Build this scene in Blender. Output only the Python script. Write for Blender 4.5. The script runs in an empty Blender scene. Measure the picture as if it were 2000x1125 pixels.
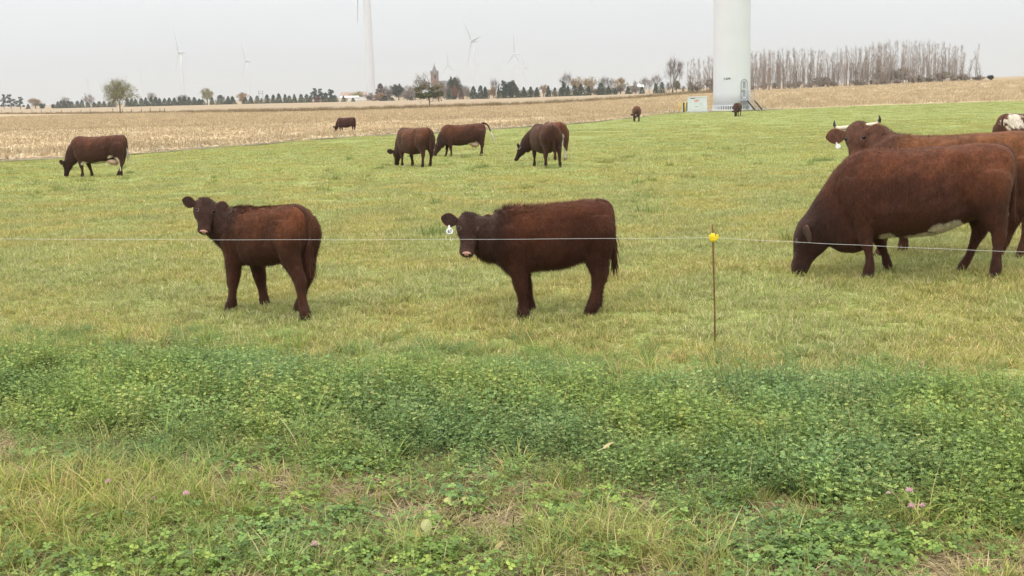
import bpy, bmesh, math, random
import numpy as np
from mathutils import Vector, Matrix, Quaternion

SC = bpy.context.scene
COL = SC.collection
rad = math.radians

# ------------------------------------------------------------------ camera
CAM_H = 1.9
cam = bpy.data.cameras.new('camera')
cam.sensor_width = 36.0
cam.lens = 36.0 * 2300 / 2000
cam.clip_start = 0.05
cam.clip_end = 30000
camo = bpy.data.objects.new('camera', cam)
COL.objects.link(camo)
camo.matrix_world = (Matrix.Translation((0, 0, CAM_H)) @ Matrix.Rotation(math.pi / 2 - math.atan(382.4 / 2300), 4, 'X')
                     @ Matrix.Rotation(rad(-1.547), 4, 'Z'))
SC.camera = camo

# ------------------------------------------------------------------ overcast sky and a weak, veiled sun
SUN_EL, SUN_AZ = rad(52), rad(205)          # azimuth clockwise from +Y: behind the camera, a little to the left
world = bpy.data.worlds.new('World')
SC.world = world
world.use_nodes = True
wn, wl = world.node_tree.nodes, world.node_tree.links
wn.clear()
w_out = wn.new('ShaderNodeOutputWorld')
w_bg = wn.new('ShaderNodeBackground')
w_sky = wn.new('ShaderNodeTexSky')
w_sky.sky_type = 'NISHITA'
w_sky.sun_disc = False
w_sky.sun_elevation = SUN_EL
w_sky.sun_rotation = SUN_AZ
w_sky.dust_density = 4.0
w_tc = wn.new('ShaderNodeTexCoord')
w_sep = wn.new('ShaderNodeSeparateXYZ')
wl.new(w_tc.outputs['Generated'], w_sep.inputs[0])
w_ramp = wn.new('ShaderNodeMapRange')       # overcast luminance: horizon 1, zenith about 3
w_ramp.inputs['From Min'].default_value = 0.0
w_ramp.inputs['From Max'].default_value = 1.0
w_ramp.inputs['To Min'].default_value = 0.80
w_ramp.inputs['To Max'].default_value = 2.75
wl.new(w_sep.outputs['Z'], w_ramp.inputs['Value'])
w_noise = wn.new('ShaderNodeTexNoise')      # faint structure in the cloud deck
w_noise.inputs['Scale'].default_value = 2.2
w_noise.inputs['Detail'].default_value = 5
w_map = wn.new('ShaderNodeMapping')
w_map.inputs['Scale'].default_value = (1, 1, 4)
wl.new(w_tc.outputs['Generated'], w_map.inputs['Vector'])
wl.new(w_map.outputs['Vector'], w_noise.inputs['Vector'])
w_nr = wn.new('ShaderNodeMapRange')
w_nr.inputs['From Min'].default_value = 0.25
w_nr.inputs['From Max'].default_value = 0.75
w_nr.inputs['To Min'].default_value = 0.955
w_nr.inputs['To Max'].default_value = 1.045
wl.new(w_noise.outputs['Fac'], w_nr.inputs['Value'])
w_mul = wn.new('ShaderNodeMath'); w_mul.operation = 'MULTIPLY'
wl.new(w_ramp.outputs['Result'], w_mul.inputs[0])
wl.new(w_nr.outputs['Result'], w_mul.inputs[1])
w_col = wn.new('ShaderNodeVectorMath'); w_col.operation = 'SCALE'
w_col.inputs[0].default_value = (0.975, 1.0, 1.02)
wl.new(w_mul.outputs[0], w_col.inputs['Scale'])
w_ns = wn.new('ShaderNodeVectorMath'); w_ns.operation = 'SCALE'
w_ns.inputs['Scale'].default_value = 0.10
wl.new(w_sky.outputs['Color'], w_ns.inputs[0])
w_mix = wn.new('ShaderNodeMix'); w_mix.data_type = 'RGBA'
w_mix.inputs[0].default_value = 0.95        # the cloud deck hides nearly all of the clear sky
wl.new(w_ns.outputs[0], w_mix.inputs[6])
wl.new(w_col.outputs[0], w_mix.inputs[7])
wl.new(w_mix.outputs[2], w_bg.inputs['Color'])
w_bg.inputs['Strength'].default_value = 1.0
wl.new(w_bg.outputs[0], w_out.inputs['Surface'])

sun = bpy.data.lights.new('sun', 'SUN')
sun.energy = 1.2
sun.angle = rad(24)
sun.color = (1.0, 0.96, 0.9)
suno = bpy.data.objects.new('sun', sun)
COL.objects.link(suno)
sdir = Vector((math.sin(SUN_AZ) * math.cos(SUN_EL), math.cos(SUN_AZ) * math.cos(SUN_EL), math.sin(SUN_EL)))
suno.rotation_euler = sdir.to_track_quat('Z', 'Y').to_euler()

SC.view_settings.view_transform = 'Standard'
SC.view_settings.look = 'None'
SC.view_settings.exposure = 0.0
SC.view_settings.gamma = 1.0
SC.view_settings.use_curve_mapping = False
SC.render.engine = 'CYCLES'
SC.cycles.use_denoising = True
SC.cycles.max_bounces = 5
SC.cycles.diffuse_bounces = 2
SC.cycles.glossy_bounces = 2
SC.cycles.transmission_bounces = 4
SC.cycles.volume_bounces = 1
SC.cycles.use_adaptive_sampling = True
SC.cycles.adaptive_threshold = 0.025

# ------------------------------------------------------------------ helpers
rng = np.random.default_rng(11)
random.seed(5)

def ss(a, b, t):
    t = np.clip((np.asarray(t, float) - a) / (b - a), 0, 1)
    return t * t * (3 - 2 * t)

_YS = [-30, 0, 11, 14, 37, 47, 95, 141, 250, 400, 600, 9000]
_ZS = [0, 0, 0, -.02, -.42, -.56, -.78, -1.05, -1.2, -1.1, -.4, -.4]
def ter(x, y):
    """height of the land"""
    x = np.asarray(x, float); y = np.asarray(y, float)
    u = np.clip(x / np.maximum(y, 1), 0, .6)
    return np.interp(y, _YS, _ZS) + 8 * u * ss(150, 380, y)

_tab = rng.random((64, 64))
def vnoise(x, y):
    """smooth value noise in 0..1, period 64"""
    x = np.asarray(x, float); y = np.asarray(y, float)
    xi = np.floor(x).astype(int); yi = np.floor(y).astype(int)
    fx = x - xi; fy = y - yi
    fx = fx * fx * (3 - 2 * fx); fy = fy * fy * (3 - 2 * fy)
    g = lambda i, j: _tab[i % 64, j % 64]
    return (g(xi, yi) * (1 - fx) + g(xi + 1, yi) * fx) * (1 - fy) + (g(xi, yi + 1) * (1 - fx) + g(xi + 1, yi + 1) * fx) * fy

def fbm(x, y, o=4):
    s = 0; a = .5; t = 0
    for i in range(o):
        s = s + a * vnoise(np.asarray(x) * 2 ** i + 17.3 * i, np.asarray(y) * 2 ** i + 5.1 * i); t += a; a *= .5
    return s / t

def mesh_np(name, V, F, cols=None, mats=None, smooth=False, midx=None):
    """mesh from arrays; F: list of index tuples or int array (n,3)/(n,4)"""
    me = bpy.data.meshes.new(name)
    V = np.asarray(V, np.float32)
    if isinstance(F, np.ndarray):
        n, k = F.shape
        me.vertices.add(len(V)); me.vertices.foreach_set('co', V.ravel())
        me.loops.add(n * k); me.loops.foreach_set('vertex_index', F.astype(np.int32).ravel())
        me.polygons.add(n)
        me.polygons.foreach_set('loop_start', np.arange(0, n * k, k, dtype=np.int32))
        me.update(calc_edges=True)
    else:
        me.from_pydata(V.tolist(), [], [tuple(f) for f in F]); me.update()
    if cols is not None:
        cols = np.asarray(cols, np.float32)
        if cols.shape[1] == 3:
            cols = np.concatenate([cols, np.ones((len(cols), 1), np.float32)], 1)
        at = me.color_attributes.new('Col', 'FLOAT_COLOR', 'POINT')
        at.data.foreach_set('color', cols.ravel())
    for m in (mats or []):
        me.materials.append(m)
    if midx is not None:
        me.polygons.foreach_set('material_index', np.asarray(midx, np.int32))
    me.polygons.foreach_set('use_smooth', np.full(len(me.polygons), smooth))
    me.validate()
    return me

def add(name, data, parent=None, loc=None, link=True):
    o = bpy.data.objects.new(name, data)
    if link:
        COL.objects.link(o)
    if parent is not None:
        o.parent = parent
    if loc is not None:
        o.location = loc
    return o

def tag(o, label=None, cat=None, group=None, kind=None):
    if label: o['label'] = label
    if cat: o['category'] = cat
    if group: o['group'] = group
    if kind: o['kind'] = kind
    return o

def empty(name, loc=(0, 0, 0), rz=0.0):
    o = bpy.data.objects.new(name, None)
    COL.objects.link(o); o.location = loc; o.rotation_euler = (0, 0, rz)
    o.empty_display_size = .2
    return o

class MB:
    """collects simple solids into one mesh"""
    def __init__(s): s.v = []; s.f = []
    def box(s, c, d, rot=None):
        b = len(s.v); c = Vector(c)
        for dx in (-.5, .5):
            for dy in (-.5, .5):
                for dz in (-.5, .5):
                    p = Vector((dx * d[0], dy * d[1], dz * d[2]))
                    if rot is not None: p = rot @ p
                    s.v.append(tuple(c + p))
        for q in ((0, 1, 3, 2), (4, 6, 7, 5), (0, 4, 5, 1), (2, 3, 7, 6), (0, 2, 6, 4), (1, 5, 7, 3)):
            s.f.append(tuple(b + i for i in q))
        return s
    def tube(s, pts, r, n=8, cap=True, up=None):
        pts = [Vector(p) for p in pts]
        if not hasattr(r, '__len__'): r = [r] * len(pts)
        b = len(s.v); prev = None
        for i, p in enumerate(pts):
            t = (pts[min(i + 1, len(pts) - 1)] - pts[max(i - 1, 0)]).normalized()
            a = prev if prev is not None else (Vector((0, 0, 1)) if abs(t.z) < .9 else Vector((1, 0, 0)))
            u = (a - t * a.dot(t)).normalized(); w = t.cross(u); prev = u
            for k in range(n):
                an = 2 * math.pi * k / n
                s.v.append(tuple(p + (u * math.cos(an) + w * math.sin(an)) * r[i]))
        for i in range(len(pts) - 1):
            for k in range(n):
                k2 = (k + 1) % n
                s.f.append((b + i * n + k, b + i * n + k2, b + (i + 1) * n + k2, b + (i + 1) * n + k))
        if cap:
            s.f.append(tuple(b + k for k in range(n))[::-1])
            e = b + (len(pts) - 1) * n
            s.f.append(tuple(e + k for k in range(n)))
        return s
    def raw(s, V, F):
        b = len(s.v); s.v += [tuple(p) for p in V]; s.f += [tuple(b + i for i in q) for q in F]
        return s
    def build(s, name, mat, parent=None, loc=None, smooth=False, link=True):
        me = mesh_np(name, s.v, s.f, mats=[mat] if mat else None, smooth=smooth)
        return add(name, me, parent, loc, link)

# ------------------------------------------------------------------ materials
def newmat(name):
    m = bpy.data.materials.new(name); m.use_nodes = True
    nt = m.node_tree; nt.nodes.clear()
    out = nt.nodes.new('ShaderNodeOutputMaterial')
    return m, nt, out

def node(nt, typ, **kw):
    n = nt.nodes.new(typ)
    for k, v in kw.items():
        if k.startswith('i_'):
            key = k[2:].replace('_', ' ')
            n.inputs[key].default_value = v
        else:
            setattr(n, k, v)
    return n

def principled(nt, out, rough=.6, spec=.3, metal=0.0):
    b = node(nt, 'ShaderNodeBsdfPrincipled')
    b.inputs['Roughness'].default_value = rough
    b.inputs['Specular IOR Level'].default_value = spec
    b.inputs['Metallic'].default_value = metal
    nt.links.new(b.outputs[0], out.inputs['Surface'])
    return b

def mixrgb(nt, fac, a, b, mode='MIX'):
    n = node(nt, 'ShaderNodeMix', data_type='RGBA', blend_type=mode)
    for sock, v in ((0, fac), (6, a), (7, b)):
        if hasattr(v, 'links') or hasattr(v, 'is_output'):
            nt.links.new(v, n.inputs[sock])
        elif sock == 0:
            n.inputs[0].default_value = v
        else:
            n.inputs[sock].default_value = tuple(v) + ((1,) if len(v) == 3 else ())
    return n.outputs[2]

def noise(nt, scale, detail=4, rough=.55, vec=None, dist=0):
    n = node(nt, 'ShaderNodeTexNoise')
    n.inputs['Scale'].default_value = scale; n.inputs['Detail'].default_value = detail
    n.inputs['Roughness'].default_value = rough; n.inputs['Distortion'].default_value = dist
    if vec is not None: nt.links.new(vec, n.inputs['Vector'])
    return n.outputs['Fac']

def ramp(nt, fac, stops):
    n = node(nt, 'ShaderNodeValToRGB')
    nt.links.new(fac, n.inputs[0])
    cr = n.color_ramp
    while len(cr.elements) < len(stops): cr.elements.new(.5)
    for e, (p, c) in zip(cr.elements, stops):
        e.position = p; e.color = tuple(c) + ((1,) if len(c) == 3 else ())
    return n.outputs[0]

def worldpos(nt):
    return node(nt, 'ShaderNodeNewGeometry').outputs['Position']

def bump(nt, h, bsdf, strength=.5, dist=.02):
    n = node(nt, 'ShaderNodeBump')
    n.inputs['Strength'].default_value = strength; n.inputs['Distance'].default_value = dist
    nt.links.new(h, n.inputs['Height']); nt.links.new(n.outputs[0], bsdf.inputs['Normal'])

def plain(name, col, rough=.6, spec=.3, metal=0, var=.12, scale=3.0, obj=True, bmp=0):
    """a plain surface with slight grain and weathering"""
    m, nt, out = newmat(name)
    b = principled(nt, out, rough, spec, metal)
    v = node(nt, 'ShaderNodeTexCoord').outputs['Object' if obj else 'Generated']
    f = noise(nt, scale, 5, .6, v)
    lo = tuple(c * (1 - var) for c in col); hi = tuple(min(1, c * (1 + var)) for c in col)
    nt.links.new(ramp(nt, f, [(.3, lo), (.7, hi)]), b.inputs['Base Color'])
    if bmp: bump(nt, f, b, bmp, .01)
    return m

def leafmat(name, transl=.3, rough=.55, spec=.25, patch=None, pscale=.8, jit=.22):
    """foliage: per-leaf colour from the mesh, a shift for each plant, optional patches of another tint"""
    m, nt, out = newmat(name)
    at = node(nt, 'ShaderNodeAttribute', attribute_name='Col')
    col = at.outputs['Color']
    if patch is not None:
        f = noise(nt, pscale, 0, .5, worldpos(nt))
        f2 = ramp(nt, f, [(.38, (0, 0, 0)), (.66, (1, 1, 1))])
        col = mixrgb(nt, f2, col, mixrgb(nt, 1.0, col, patch, 'MULTIPLY'))
    inf = node(nt, 'ShaderNodeObjectInfo')
    mr = node(nt, 'ShaderNodeMapRange'); nt.links.new(inf.outputs['Random'], mr.inputs['Value'])
    mr.inputs['To Min'].default_value = 1 - jit; mr.inputs['To Max'].default_value = 1 + jit
    hs = node(nt, 'ShaderNodeHueSaturation'); nt.links.new(col, hs.inputs['Color'])
    nt.links.new(mr.outputs[0], hs.inputs['Value'])
    col = hs.outputs['Color']
    b = principled(nt, out, rough, spec)
    nt.links.new(col, b.inputs['Base Color'])
    if transl > 0:
        t = node(nt, 'ShaderNodeBsdfTranslucent'); nt.links.new(col, t.inputs['Color'])
        mx = node(nt, 'ShaderNodeMixShader'); mx.inputs[0].default_value = transl
        nt.links.new(b.outputs[0], mx.inputs[1]); nt.links.new(t.outputs[0], mx.inputs[2])
        nt.links.new(mx.outputs[0], out.inputs['Surface'])
    return m

# ------------------------------------------------------------------ the land
def A_line(x):       # fence line: verge / pasture
    return 8.0 - .28 * np.asarray(x, float) * 1.0
_BX = [-400, -60, -23.2, -20.3, -17.8, -14.2, -11.4, -8, -3.2, 6.4, 12.5, 17.5, 20.7, 25.6, 33, 47.5, 58.7, 68.8, 140, 900]
_BY = [40, 46, 54.1, 55.9, 59.6, 67, 74.8, 79, 83, 100, 117, 135, 141, 143, 145, 155.6, 158.5, 159, 165, 170]
def B_line(x): return np.interp(x, _BX, _BY)
_CX = [-2000, -182, -119, -86, -56, -32, -17, -7, 8, 26, 48, 77, 106, 134, 200, 900]
_CY = [900, 428, 350, 309, 268, 254, 262, 268, 268, 288, 326, 374, 344, 319, 300, 290]
def C_line(x): return np.interp(x, _CX, _CY)

def width(y): return (np.maximum(y, 0) + 14) * .8

def curve_y(line, s):
    y = np.full_like(s, 60.0)
    for i in range(60):
        y = .5 * y + .5 * line(s * width(y))
    return y

def patch(name, lo, hi, nx, ny, mat, power=1.0, rough=0.0, rs=1.0):
    s = np.linspace(-1, 1, nx)
    ylo = np.full(nx, float(lo)) if np.isscalar(lo) else curve_y(lo, s)
    yhi = np.full(nx, float(hi)) if np.isscalar(hi) else curve_y(hi, s)
    t = np.linspace(0, 1, ny) ** power
    Y = ylo[None, :] + (yhi - ylo)[None, :] * t[:, None]
    X = s[None, :] * width(Y)
    Z = ter(X, Y)
    if rough:
        edge = np.minimum(1, np.minimum(t, 1 - t) * ny / 3)[:, None]
        Z = Z + (fbm(X * rs, Y * rs) - .5) * rough * edge
    V = np.stack([X, Y, Z], -1).reshape(-1, 3)
    i = np.arange(ny - 1)[:, None] * nx + np.arange(nx - 1)[None, :]
    F = np.stack([i, i + 1, i + nx + 1, i + nx], -1).reshape(-1, 4)
    o = add(name, mesh_np(name, V, F, mats=[mat], smooth=True))
    o['kind'] = 'structure'
    return o

# soil and thatch of the verge
m_soil, nt, out = newmat('verge_soil')
b = principled(nt, out, .95, .1)
wp = worldpos(nt)
f1 = noise(nt, 2.2, 5, .6, wp); f2 = noise(nt, 38, 4, .7, wp)
c = ramp(nt, f1, [(.35, (.060, .042, .026)), (.5, (.11, .085, .045)), (.66, (.17, .135, .075))])
c = mixrgb(nt, f2, c, (.16, .125, .07), 'MULTIPLY')
c2 = ramp(nt, f2, [(.3, (.035, .024, .014)), (.62, (.20, .16, .095))])
c = mixrgb(nt, .62, ramp(nt, f1, [(.35, (.060, .042, .026)), (.66, (.15, .12, .065))]), c2)
nt.links.new(c, b.inputs['Base Color']); bump(nt, f2, b, .8, .03)

# pasture turf
m_turf, nt, out = newmat('pasture_turf')
b = principled(nt, out, .9, .12)
wp = worldpos(nt)
fa = noise(nt, .10, 4, .55, wp); fb = noise(nt, .9, 5, .6, wp); fc = noise(nt, 14, 4, .7, wp); fd = noise(nt, 3.1, 4, .65, wp)
c = ramp(nt, fb, [(.30, (.245, .285, .084)), (.52, (.325, .345, .110)), (.72, (.43, .405, .165))])
c = mixrgb(nt, ramp(nt, fa, [(.4, (0, 0, 0)), (.65, (1, 1, 1))]), c, (.300, .340, .106))
c = mixrgb(nt, ramp(nt, fc, [(.38, (1, 1, 1)), (.56, (0, 0, 0))]), c, mixrgb(nt, 1.0, c, (.42, .46, .36), 'MULTIPLY'))
c = mixrgb(nt, ramp(nt, fd, [(.30, (1, 1, 1)), (.42, (0, 0, 0))]), c, mixrgb(nt, 1.0, c, (.85, .9, .82), 'MULTIPLY'))
nt.links.new(c, b.inputs['Base Color']); bump(nt, fc, b, .35, .05)

# harvested corn ground: soil under litter
m_stub, nt, out = newmat('stubble_ground')
b = principled(nt, out, .95, .1)
wp = worldpos(nt)
mp = node(nt, 'ShaderNodeMapping'); mp.inputs['Rotation'].default_value = (0, 0, rad(-18)); mp.inputs['Scale'].default_value = (.12, 1, 1)
nt.links.new(wp, mp.inputs['Vector'])
fr = noise(nt, 1.1, 5, .65, mp.outputs[0]); fl = noise(nt, .05, 4, .5, wp); ff = noise(nt, 9, 4, .7, wp); fm = noise(nt, 1.6, 4, .65, wp)
c = ramp(nt, fr, [(.32, (.375, .275, .150)), (.5, (.47, .36, .212)), (.68, (.57, .46, .295))])
c = mixrgb(nt, ramp(nt, ff, [(.36, (1, 1, 1)), (.5, (0, 0, 0))]), c, (.33, .235, .13))
c = mixrgb(nt, ramp(nt, fm, [(.5, (0, 0, 0)), (.72, (.6, .6, .6))]), c, (.56, .45, .27))
c = mixrgb(nt, ramp(nt, fl, [(.4, (0, 0, 0)), (.62, (.5, .5, .5))]), c, (.43, .325, .205))
nt.links.new(c, b.inputs['Base Color']); bump(nt, ff, b, .6, .08)

# the field beyond: bean stubble, smoother and paler
m_far, nt, out = newmat('far_field_ground')
b = principled(nt, out, .95, .1)
wp = worldpos(nt)
mp = node(nt, 'ShaderNodeMapping'); mp.inputs['Rotation'].default_value = (0, 0, rad(-6)); mp.inputs['Scale'].default_value = (.05, 1, 1)
nt.links.new(wp, mp.inputs['Vector'])
fr = noise(nt, .12, 5, .6, mp.outputs[0]); ff = noise(nt, .8, 4, .7, wp)
c = ramp(nt, fr, [(.35, (.30, .215, .13)), (.52, (.36, .265, .165)), (.68, (.42, .33, .215))])
c = mixrgb(nt, .25, c, ramp(nt, ff, [(.3, (.22, .16, .10)), (.7, (.42, .33, .22))]))
nt.links.new(c, b.inputs['Base Color'])

patch('verge', -26, A_line, 150, 120, m_soil, 1.0, .05, 1.3)
patch('pasture', A_line, B_line, 240, 260, m_turf, 1.7, .09, .45)
patch('stubble_field', B_line, C_line, 240, 160, m_stub, 1.2, .25, .08)
patch('far_field', C_line, 9500, 200, 120, m_far, 3.0)

# damp bare margin between pasture and corn ground
m_marg, nt, out = newmat('bare_margin')
b = principled(nt, out, .95, .1)
wp = worldpos(nt)
ff = noise(nt, 5, 5, .7, wp)
c = ramp(nt, ff, [(.36, (.14, .115, .085)), (.5, (.21, .17, .12)), (.62, (.38, .30, .19))])
nt.links.new(c, b.inputs['Base Color']); bump(nt, ff, b, .6, .06)
xs = np.linspace(-75, 30, 500)
yc = B_line(xs)
w0 = -.4 - .9 * fbm(xs * .5, xs * 0 + 3.3); w1 = .9 + 3.4 * fbm(xs * .35, xs * 0 + 9.1) * np.interp(xs, [-30, 0, 12, 30], [1, 1, .7, .3])
V = []
for k, w in enumerate((w0, w0 * .3 + w1 * .3, w1)):
    V.append(np.stack([xs, yc + w, ter(xs, yc + w) + .03], -1))
V = np.concatenate(V); n = len(xs); i = np.arange(n - 1)
F = np.concatenate([np.stack([i + k * n, i + 1 + k * n, i + 1 + (k + 1) * n, i + (k + 1) * n], -1) for k in (0, 1)])
o = add('field_margin', mesh_np('field_margin', V, F, mats=[m_marg], smooth=True)); o['kind'] = 'structure'

# ------------------------------------------------------------------ cattle
def hairmat(name, rough=.75, spec=.16, grain=True):
    m, nt, out = newmat(name)
    b = principled(nt, out, rough, spec)
    at = node(nt, 'ShaderNodeAttribute', attribute_name='Col')
    col = at.outputs['Color']
    if grain:
        v = node(nt, 'ShaderNodeTexCoord').outputs['Object']
        mp = node(nt, 'ShaderNodeMapping'); mp.inputs['Scale'].default_value = (1.0, 1.0, .35)
        nt.links.new(v, mp.inputs['Vector'])
        f = noise(nt, 70, 5, .7, mp.outputs[0], .6); f2 = noise(nt, 9, 4, .6, mp.outputs[0], .4)
        f3 = noise(nt, 26, 4, .65, mp.outputs[0], 1.2)
        g = mixrgb(nt, 1.0, ramp(nt, f, [(.3, (.62, .62, .62)), (.7, (1.35, 1.35, 1.35))]), ramp(nt, f3, [(.32, (.72, .72, .72)), (.68, (1.25, 1.25, 1.25))]), 'MULTIPLY')
        g2 = ramp(nt, f2, [(.3, (.8, .8, .8)), (.7, (1.18, 1.16, 1.14))])
        col = mixrgb(nt, 1.0, mixrgb(nt, 1.0, col, g, 'MULTIPLY'), g2, 'MULTIPLY')
        hh = node(nt, 'ShaderNodeMath', operation='ADD'); nt.links.new(f, hh.inputs[0]); nt.links.new(f3, hh.inputs[1])
        bump(nt, hh.outputs[0], b, .7, .016)
    nt.links.new(col, b.inputs['Base Color'])
    b.inputs['Sheen Weight'].default_value = .12
    b.inputs['Sheen Roughness'].default_value = .5
    b.inputs['Sheen Tint'].default_value = (.9, .6, .45, 1)
    return m
m_coat = hairmat('cattle_coat')
m_fur = hairmat('cattle_fur', .8, .1, False)
m_eye = plain('eye_wet_black', (.010, .007, .006), .18, .4, var=.1)
m_nose = plain('nose_skin_pink', (.40, .22, .155), .45, .35, var=.15, scale=40)
m_nosed = plain('nose_skin_dusky', (.13, .075, .055), .45, .35, var=.15, scale=40)
m_nostril = plain('nostril_dark', (.02, .01, .008), .7, .2)
m_tag = plain('ear_tag_white', (.82, .81, .78), .45, .4, var=.03)
m_ink = plain('ear_tag_ink', (.02, .02, .02), .6, .2)
m_udder = plain('udder_skin', (.50, .34, .25), .7, .2, var=.15, scale=12)
m_horn = leafmat('horn', 0, .4, .4, jit=.0)

NS = 20
_th = np.linspace(0, 2 * math.pi, NS, endpoint=False)
def ring(c, u, v, ru, rp, rn, n=2.2):
    cs, sn = np.cos(_th), np.sin(_th)
    a = np.sign(cs) * np.abs(cs) ** (2 / n) * ru
    bb = np.sign(sn) * np.abs(sn) ** (2 / n) * np.where(sn >= 0, rp, rn)
    return np.asarray(c)[None] + a[:, None] * np.asarray(u)[None] + bb[:, None] * np.asarray(v)[None]

def nrm(v):
    v = np.asarray(v, float); return v / max(np.linalg.norm(v), 1e-9)

def loft(mb, rings):
    k = len(rings); b = len(mb.v); n = len(rings[0])
    for r in rings: mb.v += [tuple(p) for p in r]
    c0 = len(mb.v); mb.v.append(tuple(np.mean(rings[0], 0))); mb.v.append(tuple(np.mean(rings[-1], 0)))
    for i in range(k - 1):
        for j in range(n):
            j2 = (j + 1) % n
            mb.f.append((b + i * n + j, b + i * n + j2, b + (i + 1) * n + j2, b + (i + 1) * n + j))
    for j in range(n):
        j2 = (j + 1) % n
        mb.f.append((c0, b + j2, b + j)); mb.f.append((c0 + 1, b + (k - 1) * n + j, b + (k - 1) * n + j2))

def catmull(P, m):
    """resample rows of P (k,d) to m rows on a smooth curve"""
    P = np.asarray(P, float); k = len(P)
    Q = np.concatenate([[2 * P[0] - P[1]], P, [2 * P[-1] - P[-2]]])
    out = []
    for t in np.linspace(0, k - 1 - 1e-6, m):
        i = int(t); f = t - i; a, b, c, d = Q[i:i + 4]
        out.append(.5 * (2 * b + (c - a) * f + (2 * a - 5 * b + 4 * c - d) * f * f + (3 * b - 3 * c + d - a) * f ** 3))
    return np.array(out)

ADULT = dict(H=1.35,
    torso=[(-.90, 1.20, 1.00, .07), (-.87, 1.27, .88, .15), (-.80, 1.325, .76, .215), (-.66, 1.35, .67, .265), (-.47, 1.355, .60, .30),
           (-.22, 1.33, .51, .345), (.05, 1.31, .465, .365), (.28, 1.305, .46, .35), (.48, 1.325, .475, .31), (.64, 1.345, .50, .265),
           (.78, 1.31, .56, .215), (.88, 1.24, .64, .16), (.95, 1.15, .74, .09)],
    hind=[(1.08, -.60, .20, .10), (.95, -.60, .23, .125), (.80, -.60, .215, .125), (.68, -.635, .165, .105), (.57, -.675, .115, .08), (.47, -.715, .078, .056),
          (.42, -.715, .070, .052), (.33, -.70, .050, .042), (.22, -.685, .044, .039), (.13, -.67, .057, .049), (.07, -.655, .055, .048), (.0, -.63, .070, .056)],
    front=[(1.02, .62, .17, .09), (.85, .63, .165, .10), (.70, .63, .135, .09), (.58, .62, .105, .075), (.47, .615, .082, .064), (.39, .615, .070, .058),
           (.34, .61, .066, .056), (.26, .60, .045, .041), (.17, .60, .043, .039), (.11, .61, .056, .048), (.06, .62, .055, .048), (.0, .645, .070, .056)],
    fy=.17, hy=.19, neck0=(.66, .95, .36, .38, .20), ztop=.80, headL=.52, tailx=-.86, tailz=1.27)
CALF = dict(H=1.0,
    torso=[(-.50, .88, .74, .05), (-.48, .93, .66, .10), (-.43, .975, .59, .15), (-.33, 1.0, .53, .19), (-.19, .995, .495, .205), (-.02, .97, .455, .22),
           (.14, .955, .445, .215), (.27, .955, .455, .195), (.37, .96, .475, .17), (.46, .935, .51, .14), (.53, .89, .56, .095)],
    hind=[(.88, -.30, .14, .075), (.78, -.30, .165, .095), (.66, -.305, .155, .095), (.56, -.335, .12, .078), (.47, -.365, .088, .06), (.38, -.395, .066, .047),
          (.34, -.395, .06, .044), (.27, -.385, .043, .036), (.17, -.37, .039, .034), (.095, -.36, .050, .042), (.05, -.35, .049, .042), (.0, -.335, .058, .047)],
    front=[(.80, .32, .125, .07), (.66, .325, .12, .078), (.54, .325, .095, .068), (.44, .325, .075, .057), (.35, .325, .062, .052), (.29, .325, .058, .05),
           (.21, .32, .040, .036), (.13, .32, .038, .035), (.085, .325, .050, .042), (.045, .33, .049, .042), (.0, .35, .058, .047)],
    fy=.105, hy=.115, neck0=(.36, .735, .20, .24, .135), ztop=.62, headL=.345, tailx=-.475, tailz=.95)

HEAD = [(-.12, .12, .10, .14), (-.03, .22, .15, .24), (.08, .268, .185, .31), (.20, .275, .19, .35), (.32, .265, .185, .36), (.45, .215, .155, .32), (.58, .17, .12, .25),
        (.72, .15, .10, .20), (.84, .16, .095, .185), (.94, .16, .08, .165), (1.0, .13, .05, .13), (1.025, .07, .02, .07)]

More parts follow.
